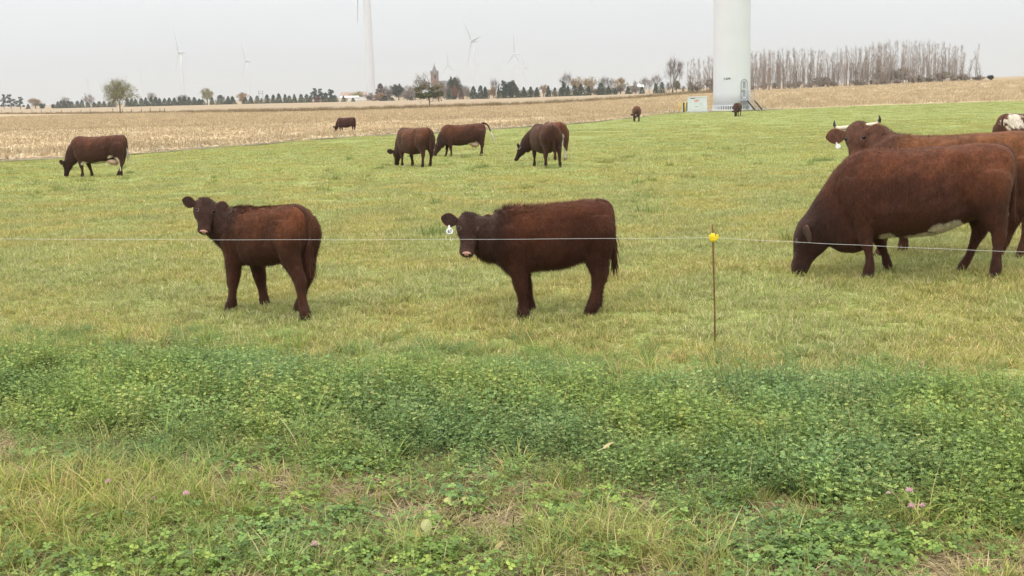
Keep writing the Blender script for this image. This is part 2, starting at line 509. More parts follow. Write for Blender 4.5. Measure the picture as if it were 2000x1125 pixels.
def animal(name, label, loc, heading, kind, poll, nose, group=None, size=1.0, feet=((0, 0),) * 4, uph=None, voxel=.016, sm=7, fur=0, furlen=1.0,
           base=(.058, .0225, .0145), top=(.115, .040, .019), dark=(.034, .0155, .012), whites=(), nosepink=False, headw=1.0, neckmid=None, neckfat=1.0,
           tail='down', switch=None, tagside=None, tagtext=None, horns=False, udder=False, belly=0.0, cat='cow', width=1.0, bside=0.0, topthr=.55, beard=0.0, earT=.10, earA=.02, earU=.22, headd=1.0, lx=1.0, brisket=0.0, speck=.9, earL=1.0, slope=0.0):
    B = ADULT if kind == 'adult' else CALF
    H = B['H']; S = size
    x0, y0 = loc
    root = empty(name, (x0, y0, float(ter(x0, y0)) - .012), heading); root.scale = (S * lx, S, S)
    tag(root, label, cat, group)
    mb = MB()
    # trunk
    T = catmull(B['torso'], 30)
    rings = []
    for x, zt, zb, w in T:
        zb = zb - belly * math.exp(-((x + .05 * H) / (.38 * H)) ** 2) - brisket * math.exp(-((x - .36 * H) / (.13 * H)) ** 2)
        w = w * width; zt = zt - slope * float(ss(.30 * H, .72 * H, x))
        zm = zb + (zt - zb) * .5
        yb = bside * math.exp(-((x) / (.5 * H)) ** 2)
        rings.append(ring((x, yb, zm), (0, 1, 0), (0, 0, 1), max(w, .01), zt - zm, zm - zb, 2.35))
    loft(mb, rings)
    # legs
    for li, (key, sy) in enumerate((('front', 1), ('front', -1), ('hind', 1), ('hind', -1))):
        yy = B['fy'] if key == 'front' else B['hy']
        dx, dy = feet[li]
        L = catmull(B[key], 26); rings = []
        for z, x, rx, ry in L:
            k = max(0.0, 1 - z / B['ztop'])
            rings.append(ring((x + dx * k, sy * yy * (width if z > B['ztop'] else 1) + dy * k, z), (1, 0, 0), (0, 1, 0), rx * 1.08, ry * 1.1, ry * 1.1, 2.1))
        loft(mb, rings)
    # head frame
    P = np.array(poll, float); N = np.array(nose, float)
    a = nrm(N - P); hl = np.linalg.norm(N - P)
    up = np.array(uph if uph is not None else (0, 0, 1.0)); up = nrm(up - a * up.dot(a))
    side = np.cross(up, a)                       # animal's left of the face
    rings = []
    for t, w, u_, d_ in catmull(HEAD, 22):
        c = P + a * (t * hl) - up * (.12 * hl)
        rings.append(ring(c, side, up, max(w * headw * hl, .008), max(u_ * hl * headd, .006), max(d_ * hl * headd, .006), 2.15))
    loft(mb, rings)
    # neck
    nx, nz, nd, nv, nw = B['neck0']; nz -= slope * .55; nd -= slope * .25
    c0 = np.array((nx, 0, nz)); c2 = P + a * (.10 * hl) - up * (.25 * hl)
    dist = np.linalg.norm(c2 - c0)
    c1 = c0 * .5 + c2 * .5 + np.array(neckmid if neckmid is not None else (0, 0, 0))
    e2 = .27 * hl * neckfat
    ctl = np.array([[*c0, nd, nv, nw], [*c1, (nd + e2) * .52, (nv + e2 * 1.15) * .5 * (1 + beard), (nw + e2 * .85) * .5], [*c2, e2, e2 * 1.15, e2 * .84],
                    [*(c2 + a * .08 * hl), e2 * .8, e2 * .85, e2 * .75]])
    NC = catmull(ctl, 16); rings = []
    hd = nrm(up * .75 - a * .65)                  # from throat to crest at the skull
    for i in range(len(NC)):
        tn = nrm(NC[min(i + 1, len(NC) - 1), :3] - NC[max(i - 1, 0), :3])
        f = i / (len(NC) - 1)
        dv = nrm(np.array((0, 0, 1.0)) * (1 - f) + hd * f); dv = nrm(dv - tn * dv.dot(tn))
        sd = np.cross(dv, tn)
        rings.append(ring(NC[i, :3], sd, dv, NC[i, 5], NC[i, 3], NC[i, 4], 2.1))
    loft(mb, rings)
    # fuse into one skin
    src = bpy.data.objects.new('tmp', mesh_np('tmp', mb.v, mb.f)); COL.objects.link(src)
    bm = bmesh.new(); bm.from_mesh(src.data); bmesh.ops.recalc_face_normals(bm, faces=bm.faces); bm.to_mesh(src.data); bm.free()
    md = src.modifiers.new('r', 'REMESH'); md.mode = 'VOXEL'; md.voxel_size = voxel; md.use_smooth_shade = True
    ms = src.modifiers.new('s', 'SMOOTH'); ms.factor = .5; ms.iterations = sm
    dg = bpy.context.evaluated_depsgraph_get()
    me = bpy.data.meshes.new_from_object(src.evaluated_get(dg)); me.name = name + '_body'
    bpy.data.objects.remove(src)
    n = len(me.vertices)
    V = np.empty(n * 3, np.float32); me.vertices.foreach_get('co', V); V = V.reshape(-1, 3)
    # muscle and hair lumps
    NV = np.empty(n * 3, np.float32); me.vertices.foreach_get('normal', NV); NV = NV.reshape(-1, 3)
    q = 7.0 / H
    lump = (fbm(V[:, 0] * q + V[:, 2] * 2.1, V[:, 1] * q - V[:, 2] * q, 3) - .5)
    V = V + NV * (lump * .022 * H)[:, None]
    # shoulder, flank and hip hollows
    def bulge(c, r, amt):
        nonlocal V
        for s in (1, -1):
            d = (V - np.array((c[0], c[1] * s, c[2]))) / np.array(r)
            V = V + NV * (amt * np.exp(-(d ** 2).sum(1)))[:, None]
    h = H
    bulge((.40 * h, .15 * h, .66 * h), (.10 * h, .12 * h, .14 * h), .028 * h)
    bulge((-.28 * h, .2 * h, .60 * h), (.05 * h, .12 * h, .11 * h), -.034 * h)
    bulge((-.25 * h, .17 * h, .93 * h), (.05 * h, .07 * h, .05 * h), .026 * h)
    bulge((-.45 * h, .15 * h, .74 * h), (.09 * h, .10 * h, .13 * h), .028 * h)
    bulge((.24 * h, .2 * h, .60 * h), (.05 * h, .12 * h, .14 * h), -.018 * h)
    me.vertices.foreach_set('co', V.astype(np.float32).ravel()); me.update()

    hc = P + a * (.4 * hl)
    dhead = np.linalg.norm((V - hc), axis=1) / (hl * .75)
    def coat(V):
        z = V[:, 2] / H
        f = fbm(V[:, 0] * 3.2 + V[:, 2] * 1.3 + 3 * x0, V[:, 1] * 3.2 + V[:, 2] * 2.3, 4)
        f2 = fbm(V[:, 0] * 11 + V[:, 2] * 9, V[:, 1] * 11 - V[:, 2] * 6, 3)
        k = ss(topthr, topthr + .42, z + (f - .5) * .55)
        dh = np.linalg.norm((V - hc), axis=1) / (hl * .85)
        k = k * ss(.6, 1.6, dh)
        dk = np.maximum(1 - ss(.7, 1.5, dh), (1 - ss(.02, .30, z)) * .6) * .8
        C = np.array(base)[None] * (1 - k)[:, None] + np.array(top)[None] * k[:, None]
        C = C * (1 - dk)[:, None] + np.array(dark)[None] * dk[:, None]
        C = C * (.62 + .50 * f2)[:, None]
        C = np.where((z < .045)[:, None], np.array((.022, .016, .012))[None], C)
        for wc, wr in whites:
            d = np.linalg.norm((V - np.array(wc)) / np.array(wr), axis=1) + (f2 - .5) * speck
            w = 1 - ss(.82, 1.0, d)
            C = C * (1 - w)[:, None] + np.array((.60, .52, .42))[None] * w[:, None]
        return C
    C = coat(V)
    tm = np.linalg.norm(V - (P + a * (1.0 * hl) - up * (.14 * hl)), axis=1) / (.17 * hl)      # hair round the muzzle
    mz = (1 - ss(.5, 1.15, tm)) * .5
    C = C * (1 - mz)[:, None] + np.array((.10, .05, .034))[None] * mz[:, None]
    for s in (1, -1):                                            # paler skin in the corner of the eye
        te = np.linalg.norm(V - (P + a * (.375 * hl) + side * (s * .195 * headw * hl) + up * .02 * hl), axis=1) / (.075 * hl); me_ = (1 - ss(.5, 1.0, te)) * .75
        C = C * (1 - me_)[:, None] + np.array((.15, .095, .075))[None] * me_[:, None]
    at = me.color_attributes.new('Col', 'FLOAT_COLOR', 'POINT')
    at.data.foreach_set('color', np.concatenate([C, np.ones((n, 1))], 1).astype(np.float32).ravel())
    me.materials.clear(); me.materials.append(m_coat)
    me.polygons.foreach_set('use_smooth', np.ones(len(me.polygons), bool))
    body = add('body', me, root)
    # eyes, nose
    def blob(nm, c, r, m, par, axes=None, seg=10):
        rr = []; ax = axes if axes is not None else (side, up, a)
        for k in range(seg + 1):
            ph = math.pi * (k + .02) / (seg + .04)
            rr.append(ring(np.array(c) - np.array(ax[2]) * math.cos(ph) * r[2], ax[0], ax[1], r[0] * math.sin(ph), r[1] * math.sin(ph), r[1] * math.sin(ph), 2.0))
        q = MB(); loft(q, rr)
        return q.build(nm, m, par, smooth=True)
    for s in (1, -1):
        blob('eye', P + a * (.335 * hl) + side * (s * .198 * headw * hl) + up * (-.010 * hl), (.046 * hl,) * 3, m_eye, root)
    nz_ = blob('nose', P + a * (.985 * hl) - up * (.10 * hl), (.098 * headw * hl, .062 * hl, .050 * hl), m_nose if nosepink else m_nosed, root)
    if voxel < .02:
        for s in (1, -1):
            blob('nostril', P + a * (1.015 * hl) - up * (.085 * hl) + side * (s * .066 * headw * hl), (.024 * hl, .024 * hl, .032 * hl), m_nostril, nz_)
    # ears
    ears = {}
    for s in (1, -1):
        eb = P + a * (earT * hl) + side * (s * .225 * headw * hl) - up * (.05 * hl)
        ed = nrm(side * s * 1.0 + a * (earA + (.55 * (earL - 1) * earU if s > 0 else 0)) + up * earU * (earL if s > 0 else 1.0))
        le = (.42 if kind == 'calf' else .46) * hl
        wd = nrm(-a * .9 + up * .45); wd = nrm(wd - ed * wd.dot(ed)); td = np.cross(ed, wd)
        rr = []
        for t, w, th, off in catmull([(-.1, .14, .11, 0), (.12, .22, .10, 0), (.38, .37, .05, .0), (.62, .38, .035, .02), (.84, .26, .025, .03), (1.0, .06, .015, .04)], 12):
            rr.append(ring(eb + ed * (t * le) + wd * (off * le), wd, td, w * le, th * le, th * le * .6, 2.0))
        q = MB(); loft(q, rr)
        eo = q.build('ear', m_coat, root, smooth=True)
        cc = np.tile(np.array(dark) * 1.1, (len(eo.data.vertices), 1)); rimw = np.abs(np.cos(np.tile(_th, 12))) > .93; cc[:12 * NS][rimw] = np.array(base) * 2.4  # paler ear rims: pale hair fringe, with rim light put into the colour
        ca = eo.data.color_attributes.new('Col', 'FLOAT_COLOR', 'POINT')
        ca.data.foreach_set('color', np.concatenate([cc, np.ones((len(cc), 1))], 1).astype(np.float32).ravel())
        ears[s] = (eb, ed, wd, td, le, eo)
    if tagside:
        eb, ed, wd, td, le, eo = ears[tagside]
        fw = nrm(up * .75 + a * .55)                     # out of the face
        if fw.dot(td) < 0: td = -td
        c = eb + ed * (.52 * le) - wd * (.30 * le) + td * (.075 * le)
        dn = nrm(-wd * .9 - ed * .25); rt = np.cross(td, dn)
        q = MB(); k = .062 if kind == 'calf' else .058
        pts = [(0, .0), (.12, .0), (.13, .35), (.42, .55), (.5, .8), (.42, 1.08), (.2, 1.2), (-.2, 1.2), (-.42, 1.08), (-.5, .8), (-.42, .55), (-.13, .35), (-.12, 0)]
        front = [c + rt * (u * k) + dn * (v * k) + td * .003 for u, v in pts[1:]]; back = [p - td * .006 for p in front]
        m_ = len(front); F = [tuple(range(m_)), tuple(range(2 * m_ - 1, m_ - 1, -1))] + [(i, (i + 1) % m_, m_ + (i + 1) % m_, m_ + i)[::-1] for i in range(m_)]
        q.raw(front + back, F)
        tg = q.build('ear_tag', m_tag, root)
        if tagtext:
            cu = bpy.data.curves.new('tag_number', 'FONT'); cu.body = tagtext; cu.size = k * .62; cu.align_x = 'CENTER'; cu.align_y = 'CENTER'; cu.offset = .0008
            cu.materials.append(m_ink)
            tmp = bpy.data.objects.new('tmp', cu); COL.objects.link(tmp); tme_ = bpy.data.meshes.new_from_object(tmp.evaluated_get(bpy.context.evaluated_depsgraph_get())); bpy.data.objects.remove(tmp)
            tme_.materials.clear(); tme_.materials.append(m_ink)
            to = add('tag_number', tme_, tg)
            cc = c + dn * (.85 * k) + td * .0045
            Rm = Matrix((np.cross(-dn, td), -dn, td)).transposed().to_4x4(); Rm.translation = Vector(cc)
            to.matrix_local = Rm
    if horns:
        for s in (1, -1):
            hb = P + a * (.00 * hl) + side * (s * .17 * headw * hl) - up * .09 * hl
            z_ = nrm(-a + up * .25)
            path = [hb, hb + side * s * .08, hb + side * s * .125 + z_ * .002, hb + side * s * .160 + z_ * .022 + up * .012, hb + side * s * .170 + z_ * .055 + up * .022, hb + side * s * .163 + z_ * .088 + up * .03]
            R_ = [.025, .024, .022, .019, .012, .002]
            PP = catmull(np.column_stack([np.array(path), R_]), 14)
            q = MB(); q.tube([p[:3] for p in PP], [p[3] for p in PP], 12)
            me2 = mesh_np('horn', q.v, q.f, smooth=True, mats=[m_horn],
                          cols=[((.62, .52, .38) if i // 12 < 8 else (.012, .010, .008)) for i in range(len(q.v))])
            add('horn', me2, root)
    if udder:
        q = MB(); rr = []
        for t, w, z in ((0, .02, .60), (.05, .12, .58), (.2, .17, .53), (.5, .18, .50), (.8, .16, .48), (.95, .10, .50), (1.0, .02, .54)):
            rr.append(ring((-.18 - .42 * t, 0, z), (0, 1, 0), (0, 0, 1), w, .10, .07 + .05 * math.sin(t * 3.1), 2.0))
        loft(q, rr)
        for sx in (-.33, -.46):
            for sy in (-.07, .07):
                q.tube([(sx, sy, .44), (sx - .01, sy * 1.1, .37), (sx - .01, sy * 1.15, .345)], [.020, .016, .008], 8)
        q.build('udder', m_udder, root, smooth=True)
    # tail
    tx, tz = B['tailx'], B['tailz']
    if tail == 'down':
        pth = [(tx + .12 * H, 0, tz + .030 * H), (tx + .03 * H, 0, tz + .012 * H), (tx - .012 * H, 0, tz - .05 * H), (tx - .030 * H, .0, tz - .22 * H), (tx - .028 * H, .01, tz - .40 * H), (tx - .035 * H, .01, tz - .55 * H)]
    elif tail == 'swing':
        pth = [(tx + .10 * H, 0, tz + .045 * H), (tx + .0, 0, tz + .05 * H), (tx - .10 * H, .02, tz - .02 * H), (tx - .16 * H, .05, tz - .17 * H), (tx - .20 * H, .08, tz - .30 * H), (tx - .30 * H, .10, tz - .50 * H)]
    PT = catmull([list(p) for p in pth], 26)
    RT = np.interp(np.linspace(0, 1, 26), [0, .12, .3, .6, .72, .85, .95, 1], np.array([.032, .031, .025, .018, .020, .028, .020, .003]) * H)
    q = MB(); q.tube([p for p in PT], list(RT), 10)
    sc = np.array(switch if switch is not None else np.array(base) * .95)
    bc = np.array(base) * .85
    cols = [tuple(bc if (i // 10) < 17 else sc) for i in range(len(q.v))]
    tme = mesh_np('tail', q.v, q.f, smooth=True, mats=[m_coat], cols=cols)
    to = add('tail', tme, root)
    # tassel hairs
    ns = 260 if voxel < .02 else 90
    hv = []; hf = []; hcol = []
    R0 = np.random.default_rng(int(abs(x0) * 100) + 3)
    for i in range(ns):
        t = R0.uniform(.66, .97); p = PT[int(t * 25)]; d = nrm(PT[min(25, int(t * 25) + 2)] - PT[max(0, int(t * 25) - 2)])
        off = R0.normal(0, .022 * H, 3); ln = R0.uniform(.07, .15) * H; wv = R0.normal(0, 1, 3); wv = nrm(wv - d * wv.dot(d)) * .004 * (1.5 if voxel > .02 else 1)
        tip = p + off * 1.3 + d * ln
        b0 = len(hv); hv += [p + off * .6 - wv, p + off * .6 + wv, tip]; hf.append((b0, b0 + 1, b0 + 2)); hcol += [sc * R0.uniform(.6, 1.4)] * 3
    add('tail_hair', mesh_np('tail_hair', hv, np.array(hf), hcol, [m_fur]), to)['kind'] = 'stuff'
    # coat of fur: short strands lying along the body
    if fur:
        me.calc_loop_triangles()
        nt_ = len(me.loop_triangles); tri = np.empty(nt_ * 3, np.int32); me.loop_triangles.foreach_get('vertices', tri); tri = tri.reshape(-1, 3)
        NV = np.empty(n * 3, np.float32); me.vertices.foreach_get('normal', NV); NV = NV.reshape(-1, 3)
        p0, p1, p2 = V[tri[:, 0]], V[tri[:, 1]], V[tri[:, 2]]
        ar = np.linalg.norm(np.cross(p1 - p0, p2 - p0), axis=1)
        pick = R0.choice(nt_, fur, p=ar / ar.sum())
        r1 = np.sqrt(R0.random(fur)); r2 = R0.random(fur)
        w0, w1, w2 = 1 - r1, r1 * (1 - r2), r1 * r2
        pts = p0[pick] * w0[:, None] + p1[pick] * w1[:, None] + p2[pick] * w2[:, None]
        nn = NV[tri[pick, 0]]
        keep = (np.linalg.norm(pts - (P + a * hl), axis=1) > .22 * hl) & (pts[:, 2] > .06 * H)
        for eb, ed, wd, td, le, eo in ears.values():
            for f_ in (.15, .5, .85): keep &= np.linalg.norm(pts - (eb + ed * le * f_), axis=1) > .075 * hl / .34
        pts, nn = pts[keep], nn[keep]; m2 = len(pts)
        flow = np.tile(np.array((-.55, 0, -.85)), (m2, 1)) + R0.normal(0, .38, (m2, 3))
        flow -= nn * (flow * nn).sum(1)[:, None]; flow /= np.linalg.norm(flow, axis=1)[:, None] + 1e-6
        zz = pts[:, 2] / H
        lift = R0.uniform(.18, .5, m2)
        ln = R0.uniform(.018, .034, m2) * furlen * np.where(zz < .42, .75, 1.0)
        ln = ln * np.where(np.linalg.norm(pts - hc, axis=1) < .62 * hl, .45, 1.0)
        tw_ = ss(.55, .9, nn[:, 2]) * ss(-.25 * H, .40 * H, pts[:, 0]); ln = ln * (1 + .45 * tw_); lift = lift + .30 * tw_
        bel = (nn[:, 2] < -.35) & (zz > .3); ln = np.where(bel, ln * 1.5, ln)
        dd = flow + nn * lift[:, None]; dd /= np.linalg.norm(dd, axis=1)[:, None]
        sdv = np.cross(dd, nn); sdv /= np.linalg.norm(sdv, axis=1)[:, None] + 1e-6
        wv = sdv * .0021
        tips = pts + dd * ln[:, None]
        rootp = pts - nn * .004
        VV = np.stack([rootp - wv, rootp + wv, tips], 1).reshape(-1, 3)
        FF = np.arange(m2 * 3).reshape(-1, 3)
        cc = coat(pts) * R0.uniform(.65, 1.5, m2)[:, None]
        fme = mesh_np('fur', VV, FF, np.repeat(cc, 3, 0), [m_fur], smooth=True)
        fme.normals_split_custom_set_from_vertices(np.repeat(nn, 3, 0).tolist())
        add('fur', fme, root)['kind'] = 'stuff'
    return root

def to_local(p, loc, heading, S=1.0):
    z0 = float(ter(*loc)) - .012
    d = np.array(p, float) - np.array((loc[0], loc[1], z0)); c, s = math.cos(heading), math.sin(heading)
    return ((c * d[0] + s * d[1]) / S, (-s * d[0] + c * d[1]) / S, d[2] / S)


GR = dict(poll=(1.20, 0, .57), nose=(1.30, 0, .055), neckmid=(.03, 0, .03), uph=(1, 0, .2))
# the two calves that watch the camera
h1 = rad(144); l1 = (-2.15, 10.40)
animal('calf', 'dark brown calf without ear tag, head turned to the camera, stepping through the short grass', l1, h1, 'calf',
       to_local((-2.724, 10.56, 1.017), l1, h1), to_local((-2.704, 10.36, .768), l1, h1), feet=((.10, .02), (-.08, -.03), (-.19, 0), (.15, 0)),
       uph=(-.8, .35, .75), voxel=.011, sm=7, fur=34000, furlen=1.2, brisket=.03, nosepink=True, headw=1.12, neckmid=(.04, .02, .0), cat='calf', neckfat=1.0, earT=.15, earU=.30, earL=2.2,
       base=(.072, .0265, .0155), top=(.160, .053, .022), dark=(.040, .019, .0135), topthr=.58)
h2 = rad(180); l2 = (.37, 9.93)
animal('calf', 'fluffy dark brown calf wearing a white ear tag, standing side-on behind the wire', l2, h2, 'calf',
       to_local((-.345, 10.0, .873), l2, h2), to_local((-.373, 9.76, .593), l2, h2), feet=((-.05, .02), (-.12, 0), (.07, 0), (.0, 0)),
       uph=(0, .75, .7), voxel=.011, sm=7, fur=42000, furlen=1.75, brisket=.10, nosepink=True, headw=1.1, neckmid=(.03, .02, -.03), cat='calf', neckfat=.95, earT=.15, earU=.36, earA=.06, earL=2.0, belly=.03, width=1.06,
       base=(.066, .0240, .0145), top=(.130, .043, .019), dark=(.034, .0165, .012), tagside=-1, tagtext='67', beard=.35, topthr=.66)
# the cow grazing close by on the right, white along the belly
h3 = rad(166); l3 = (4.05, 11.55)
animal('cow', 'large brown cow grazing beside the rod post, white patches along its belly', l3, h3, 'adult', poll=(1.20, 0, .57), nose=(1.35, 0, .05), neckmid=(.02, 0, -.05), uph=(1, 0, .3), size=.97,
       feet=((-.10, 0), (-.34, 0), (-.07, 0), (.22, 0)), voxel=.017, sm=7, fur=42000, furlen=1.15, headw=1.1, neckfat=1.3, beard=.62, headd=1.32, lx=.96, brisket=.06, slope=.14, earT=.14, earU=-.35, earA=.1,
       whites=[((-.32, .24, .50), (.22, .22, .09)), ((-.02, .12, .41), (.26, .3, .065)), ((.36, .12, .43), (.09, .14, .06))], belly=.06,
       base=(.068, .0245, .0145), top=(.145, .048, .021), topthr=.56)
h4 = rad(160); l4 = (4.86, 12.80)
animal('cow', 'horned brown cow with ear tag looking over the back of the grazing cow', l4, h4, 'adult',
       to_local((3.874, 13.2, 1.441), l4, h4, 1.02), to_local((3.775, 12.98, 1.012), l4, h4, 1.02), size=1.02, feet=((.15, 0), (-.1, 0), (.0, 0), (.2, 0)),
       uph=(.25, .6, .75), voxel=.017, sm=7, fur=34000, furlen=1.2, headw=1.02, neckfat=1.1, horns=True, tagside=-1, earT=.19, earA=.16, earU=.10, neckmid=(.03, -.03, .06),
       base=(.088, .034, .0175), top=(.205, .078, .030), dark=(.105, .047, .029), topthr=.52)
l5 = (11.95, 27.5)
animal('cow', 'roan rump of a cow cut by the picture edge behind the horned cow', l5, rad(38), 'adult', **GR, size=1.03, voxel=.03, sm=4,
       whites=[((-.70, -.16, 1.20), (.17, .17, .18)), ((-.5, .1, 1.3), (.15, .10, .08))], speck=3.2, base=(.075, .030, .018))
# the far cattle
hg = 'cattle grazing across the far pasture'
animal('cow', 'brown cow at the left end of the pasture, white patches on flank and thigh', (-13.1, 38.1), rad(176), 'adult', **GR, voxel=.026, sm=4, size=.99,
       feet=((-.02, 0), (-.22, 0), (-.04, 0), (.22, 0)), udder=True, switch=(.4, .34, .27), belly=.03, headw=1.1, neckfat=1.15, fur=9000, furlen=.8,
       whites=[((-.42, .30, .62), (.10, .12, .10)), ((-.62, .3, .52), (.10, .14, .13)), ((-.68, .22, .40), (.04, .1, .12)), ((.50, .15, .47), (.12, .2, .07)), ((-.1, .1, .47), (.35, .25, .05)), ((-.71, .2, .28), (.03, .05, .12))], topthr=.62, group=hg)
animal('cow', 'brown cow grazing with its rump turned to us, leftmost of the middle cattle', (-3.05, 39.0), rad(128), 'adult', **GR, voxel=.026, sm=4, size=.97,
       feet=((.0, 0), (-.15, 0), (-.05, .03), (.12, 0)), belly=.04, headw=1.1, neckfat=1.2, width=1.08, fur=9000, furlen=.8, group=hg, top=(.125, .045, .020), topthr=.58)
animal('cow', 'brown cow with white tail switch and white ear tag, grazing before the stubble', (-1.72, 46.8), rad(190), 'adult',
       (1.16, .10, .60), (1.36, .22, .12), neckmid=(.03, 0, .03), uph=(1, 0, .2), voxel=.026, sm=4, size=.96, tail='swing', switch=(.62, .56, .45), tagside=-1,
       feet=((-.02, 0), (.18, 0), (.02, 0), (-.08, 0)), udder=True, headw=1.05, neckfat=1.1, fur=8000, furlen=.8, group=hg, whites=[((-.28, .1, .52), (.16, .3, .06))], topthr=.6)
animal('cow', 'dark brown cow seen from behind, white blaze on its lowered head', (1.15, 36.6), rad(106), 'adult',
       (1.02, .50, .66), (1.06, .74, .22), neckmid=(.04, .02, .03), uph=(.5, .8, .3), voxel=.026, sm=4, size=.99, width=1.1, belly=.05,
       feet=((.05, 0), (-.1, 0), (.05, .03), (-.1, -.03)), headw=1.15, neckfat=1.25, fur=9000, furlen=.8, group=hg, whites=[((1.03, .60, .62), (.17, .17, .12))],
       base=(.046, .018, .012), top=(.075, .027, .0145))
animal('cow', 'red brown cow with a white tail, half hidden behind the dark cow', (1.62, 41.2), rad(104), 'adult', **GR, voxel=.03, sm=4, size=1.0, group=hg,
       switch=(.62, .56, .46), base=(.085, .032, .017), top=(.14, .050, .022), whites=[((-.88, .0, .72), (.10, .10, .30)), ((-.70, -.17, .30), (.09, .08, .2)), ((.45, 0, 1.36), (.12, .08, .05))])
animal('cow', 'small dark cow grazing alone on the corn stubble', (-12.1, 89.5), rad(156), 'adult', **GR, voxel=.032, sm=4, size=.84, group=hg, base=(.045, .018, .013), top=(.06, .022, .014), headw=1.1, belly=.05)
animal('cow', 'brown cow facing us head down at the edge of the stubble', (10.9, 100.2), rad(262), 'adult', (1.12, -.12, .62), (1.26, -.20, .12), neckmid=(.03, 0, .03), uph=(1, 0, .2),
       voxel=.032, sm=4, size=.96, tail='swing', group=hg, base=(.075, .030, .018), top=(.13, .050, .024), headw=1.15, belly=.06, width=1.08, whites=[((1.16, -.02, .60), (.05, .05, .06))])
animal('cow', 'dark cow grazing in front of the turbine tower steps', (21.4, 110.6), rad(250), 'adult', **GR, voxel=.032, sm=4, size=.94, group=hg, base=(.050, .020, .014), top=(.070, .026, .016), headw=1.1, belly=.06, width=1.12)

# ------------------------------------------------------------------ ground cover
def scatter(name, label, P, rot, scl, idx, sources, cat='plants'):
    """one object that scatters small plants over the ground"""
    P = np.asarray(P, np.float32); n = len(P)
    me = bpy.data.meshes.new(name); me.vertices.add(n); me.vertices.foreach_set('co', P.ravel())
    for nm, ty, d in (('rot', 'FLOAT_VECTOR', rot), ('scl', 'FLOAT', scl), ('idx', 'INT', idx)):
        a = me.attributes.new(nm, ty, 'POINT')
        a.data.foreach_set('vector' if ty == 'FLOAT_VECTOR' else 'value', np.asarray(d, np.int32 if ty == 'INT' else np.float32).ravel())
    o = add(name, me)
    ng = bpy.data.node_groups.new(name, 'GeometryNodeTree')
    ng.interface.new_socket('Geometry', in_out='INPUT', socket_type='NodeSocketGeometry')
    ng.interface.new_socket('Geometry', in_out='OUTPUT', socket_type='NodeSocketGeometry')
    N, L = ng.nodes, ng.links
    gi, go = N.new('NodeGroupInput'), N.new('NodeGroupOutput')
    jn = N.new('GeometryNodeJoinGeometry')
    for s in sources:
        oi = N.new('GeometryNodeObjectInfo'); oi.inputs['Object'].default_value = s; oi.inputs['As Instance'].default_value = True
        L.new(oi.outputs['Geometry'], jn.inputs[0])
    ip = N.new('GeometryNodeInstanceOnPoints'); ip.inputs['Pick Instance'].default_value = True
    def attr(nm, dt):
        a = N.new('GeometryNodeInputNamedAttribute'); a.data_type = dt; a.inputs['Name'].default_value = nm
        return a.outputs['Attribute']
    L.new(gi.outputs[0], ip.inputs['Points']); L.new(jn.outputs[0], ip.inputs['Instance'])
    L.new(attr('idx', 'INT'), ip.inputs['Instance Index'])
    L.new(attr('rot', 'FLOAT_VECTOR'), ip.inputs['Rotation']); L.new(attr('scl', 'FLOAT'), ip.inputs['Scale'])
    L.new(ip.outputs[0], go.inputs[0])
    m = o.modifiers.new('scatter', 'NODES'); m.node_group = ng
    tag(o, label, cat, kind='stuff')
    return o

def frustum(n, y0, y1, half=.53, pad=.7):
    y = np.sqrt(rng.random(n) * (y1 ** 2 - y0 ** 2) + y0 ** 2)
    x = (rng.random(n) * 2 - 1) * (y * half + pad)
    return x, y

def pz(x, y):          # pasture surface with its small unevenness
    return ter(x, y) + (fbm(x * .45, y * .45) - .5) * .09

def spin(n, tilt=.12):
    return np.stack([rng.normal(0, tilt, n), rng.normal(0, tilt, n), rng.random(n) * 6.283], -1)

def blades(nb, h, spread, w, bend, pal, pw, R, seg=3, flat=0.0, tipdry=.0):
    """a tuft of bent, tapering blades"""
    V, F, C = [], [], []
    pal = np.array(pal, float)
    for i in range(nb):
        az = R.uniform(0, 6.283); r = spread * math.sqrt(R.random())
        p = np.array((math.cos(az) * r, math.sin(az) * r, 0.0))
        da = az + R.normal(0, .9)
        d = np.array((math.cos(da), math.sin(da), 0.0)); s = np.array((-d[1], d[0], 0))
        s = s * math.cos(.5) + np.array((0, 0, 1)) * 0 + d * R.normal(0, .4); s = nrm(s)
        L = h * R.uniform(.5, 1.15); ww = w * R.uniform(.7, 1.25); ang = rad(90) - R.uniform(.05, .45) - flat; cv = bend * R.uniform(.3, 1.4)
        c = pal[R.choice(len(pal), p=pw)] * R.uniform(.75, 1.25)
        b0 = len(V)
        for k in range(seg + 1):
            f = k / seg
            wk = ww * (1 - f ** 1.8) * (.55 + .45 * min(1, f * 4)) * .5
            cc = c * (1 - tipdry * f) + np.array((.38, .31, .16)) * tipdry * f
            if k < seg:
                V += [p - s * wk, p + s * wk]; C += [cc, cc]
            else:
                V.append(p); C.append(cc)
            p = p + (d * math.cos(ang) + np.array((0, 0, 1)) * math.sin(ang)) * (L / seg)
            ang -= cv
            if p[2] < .006: p[2] = .006 + R.random() * .01
        for k in range(seg - 1):
            a = b0 + 2 * k; F.append((a, a + 1, a + 3, a + 2))
        a = b0 + 2 * (seg - 1); F.append((a, a + 1, a + 2))
    return V, F, C

def source(name, V, F, C, mat):
    return add(name, mesh_np(name, V, F, C, [mat], smooth=False), link=False)

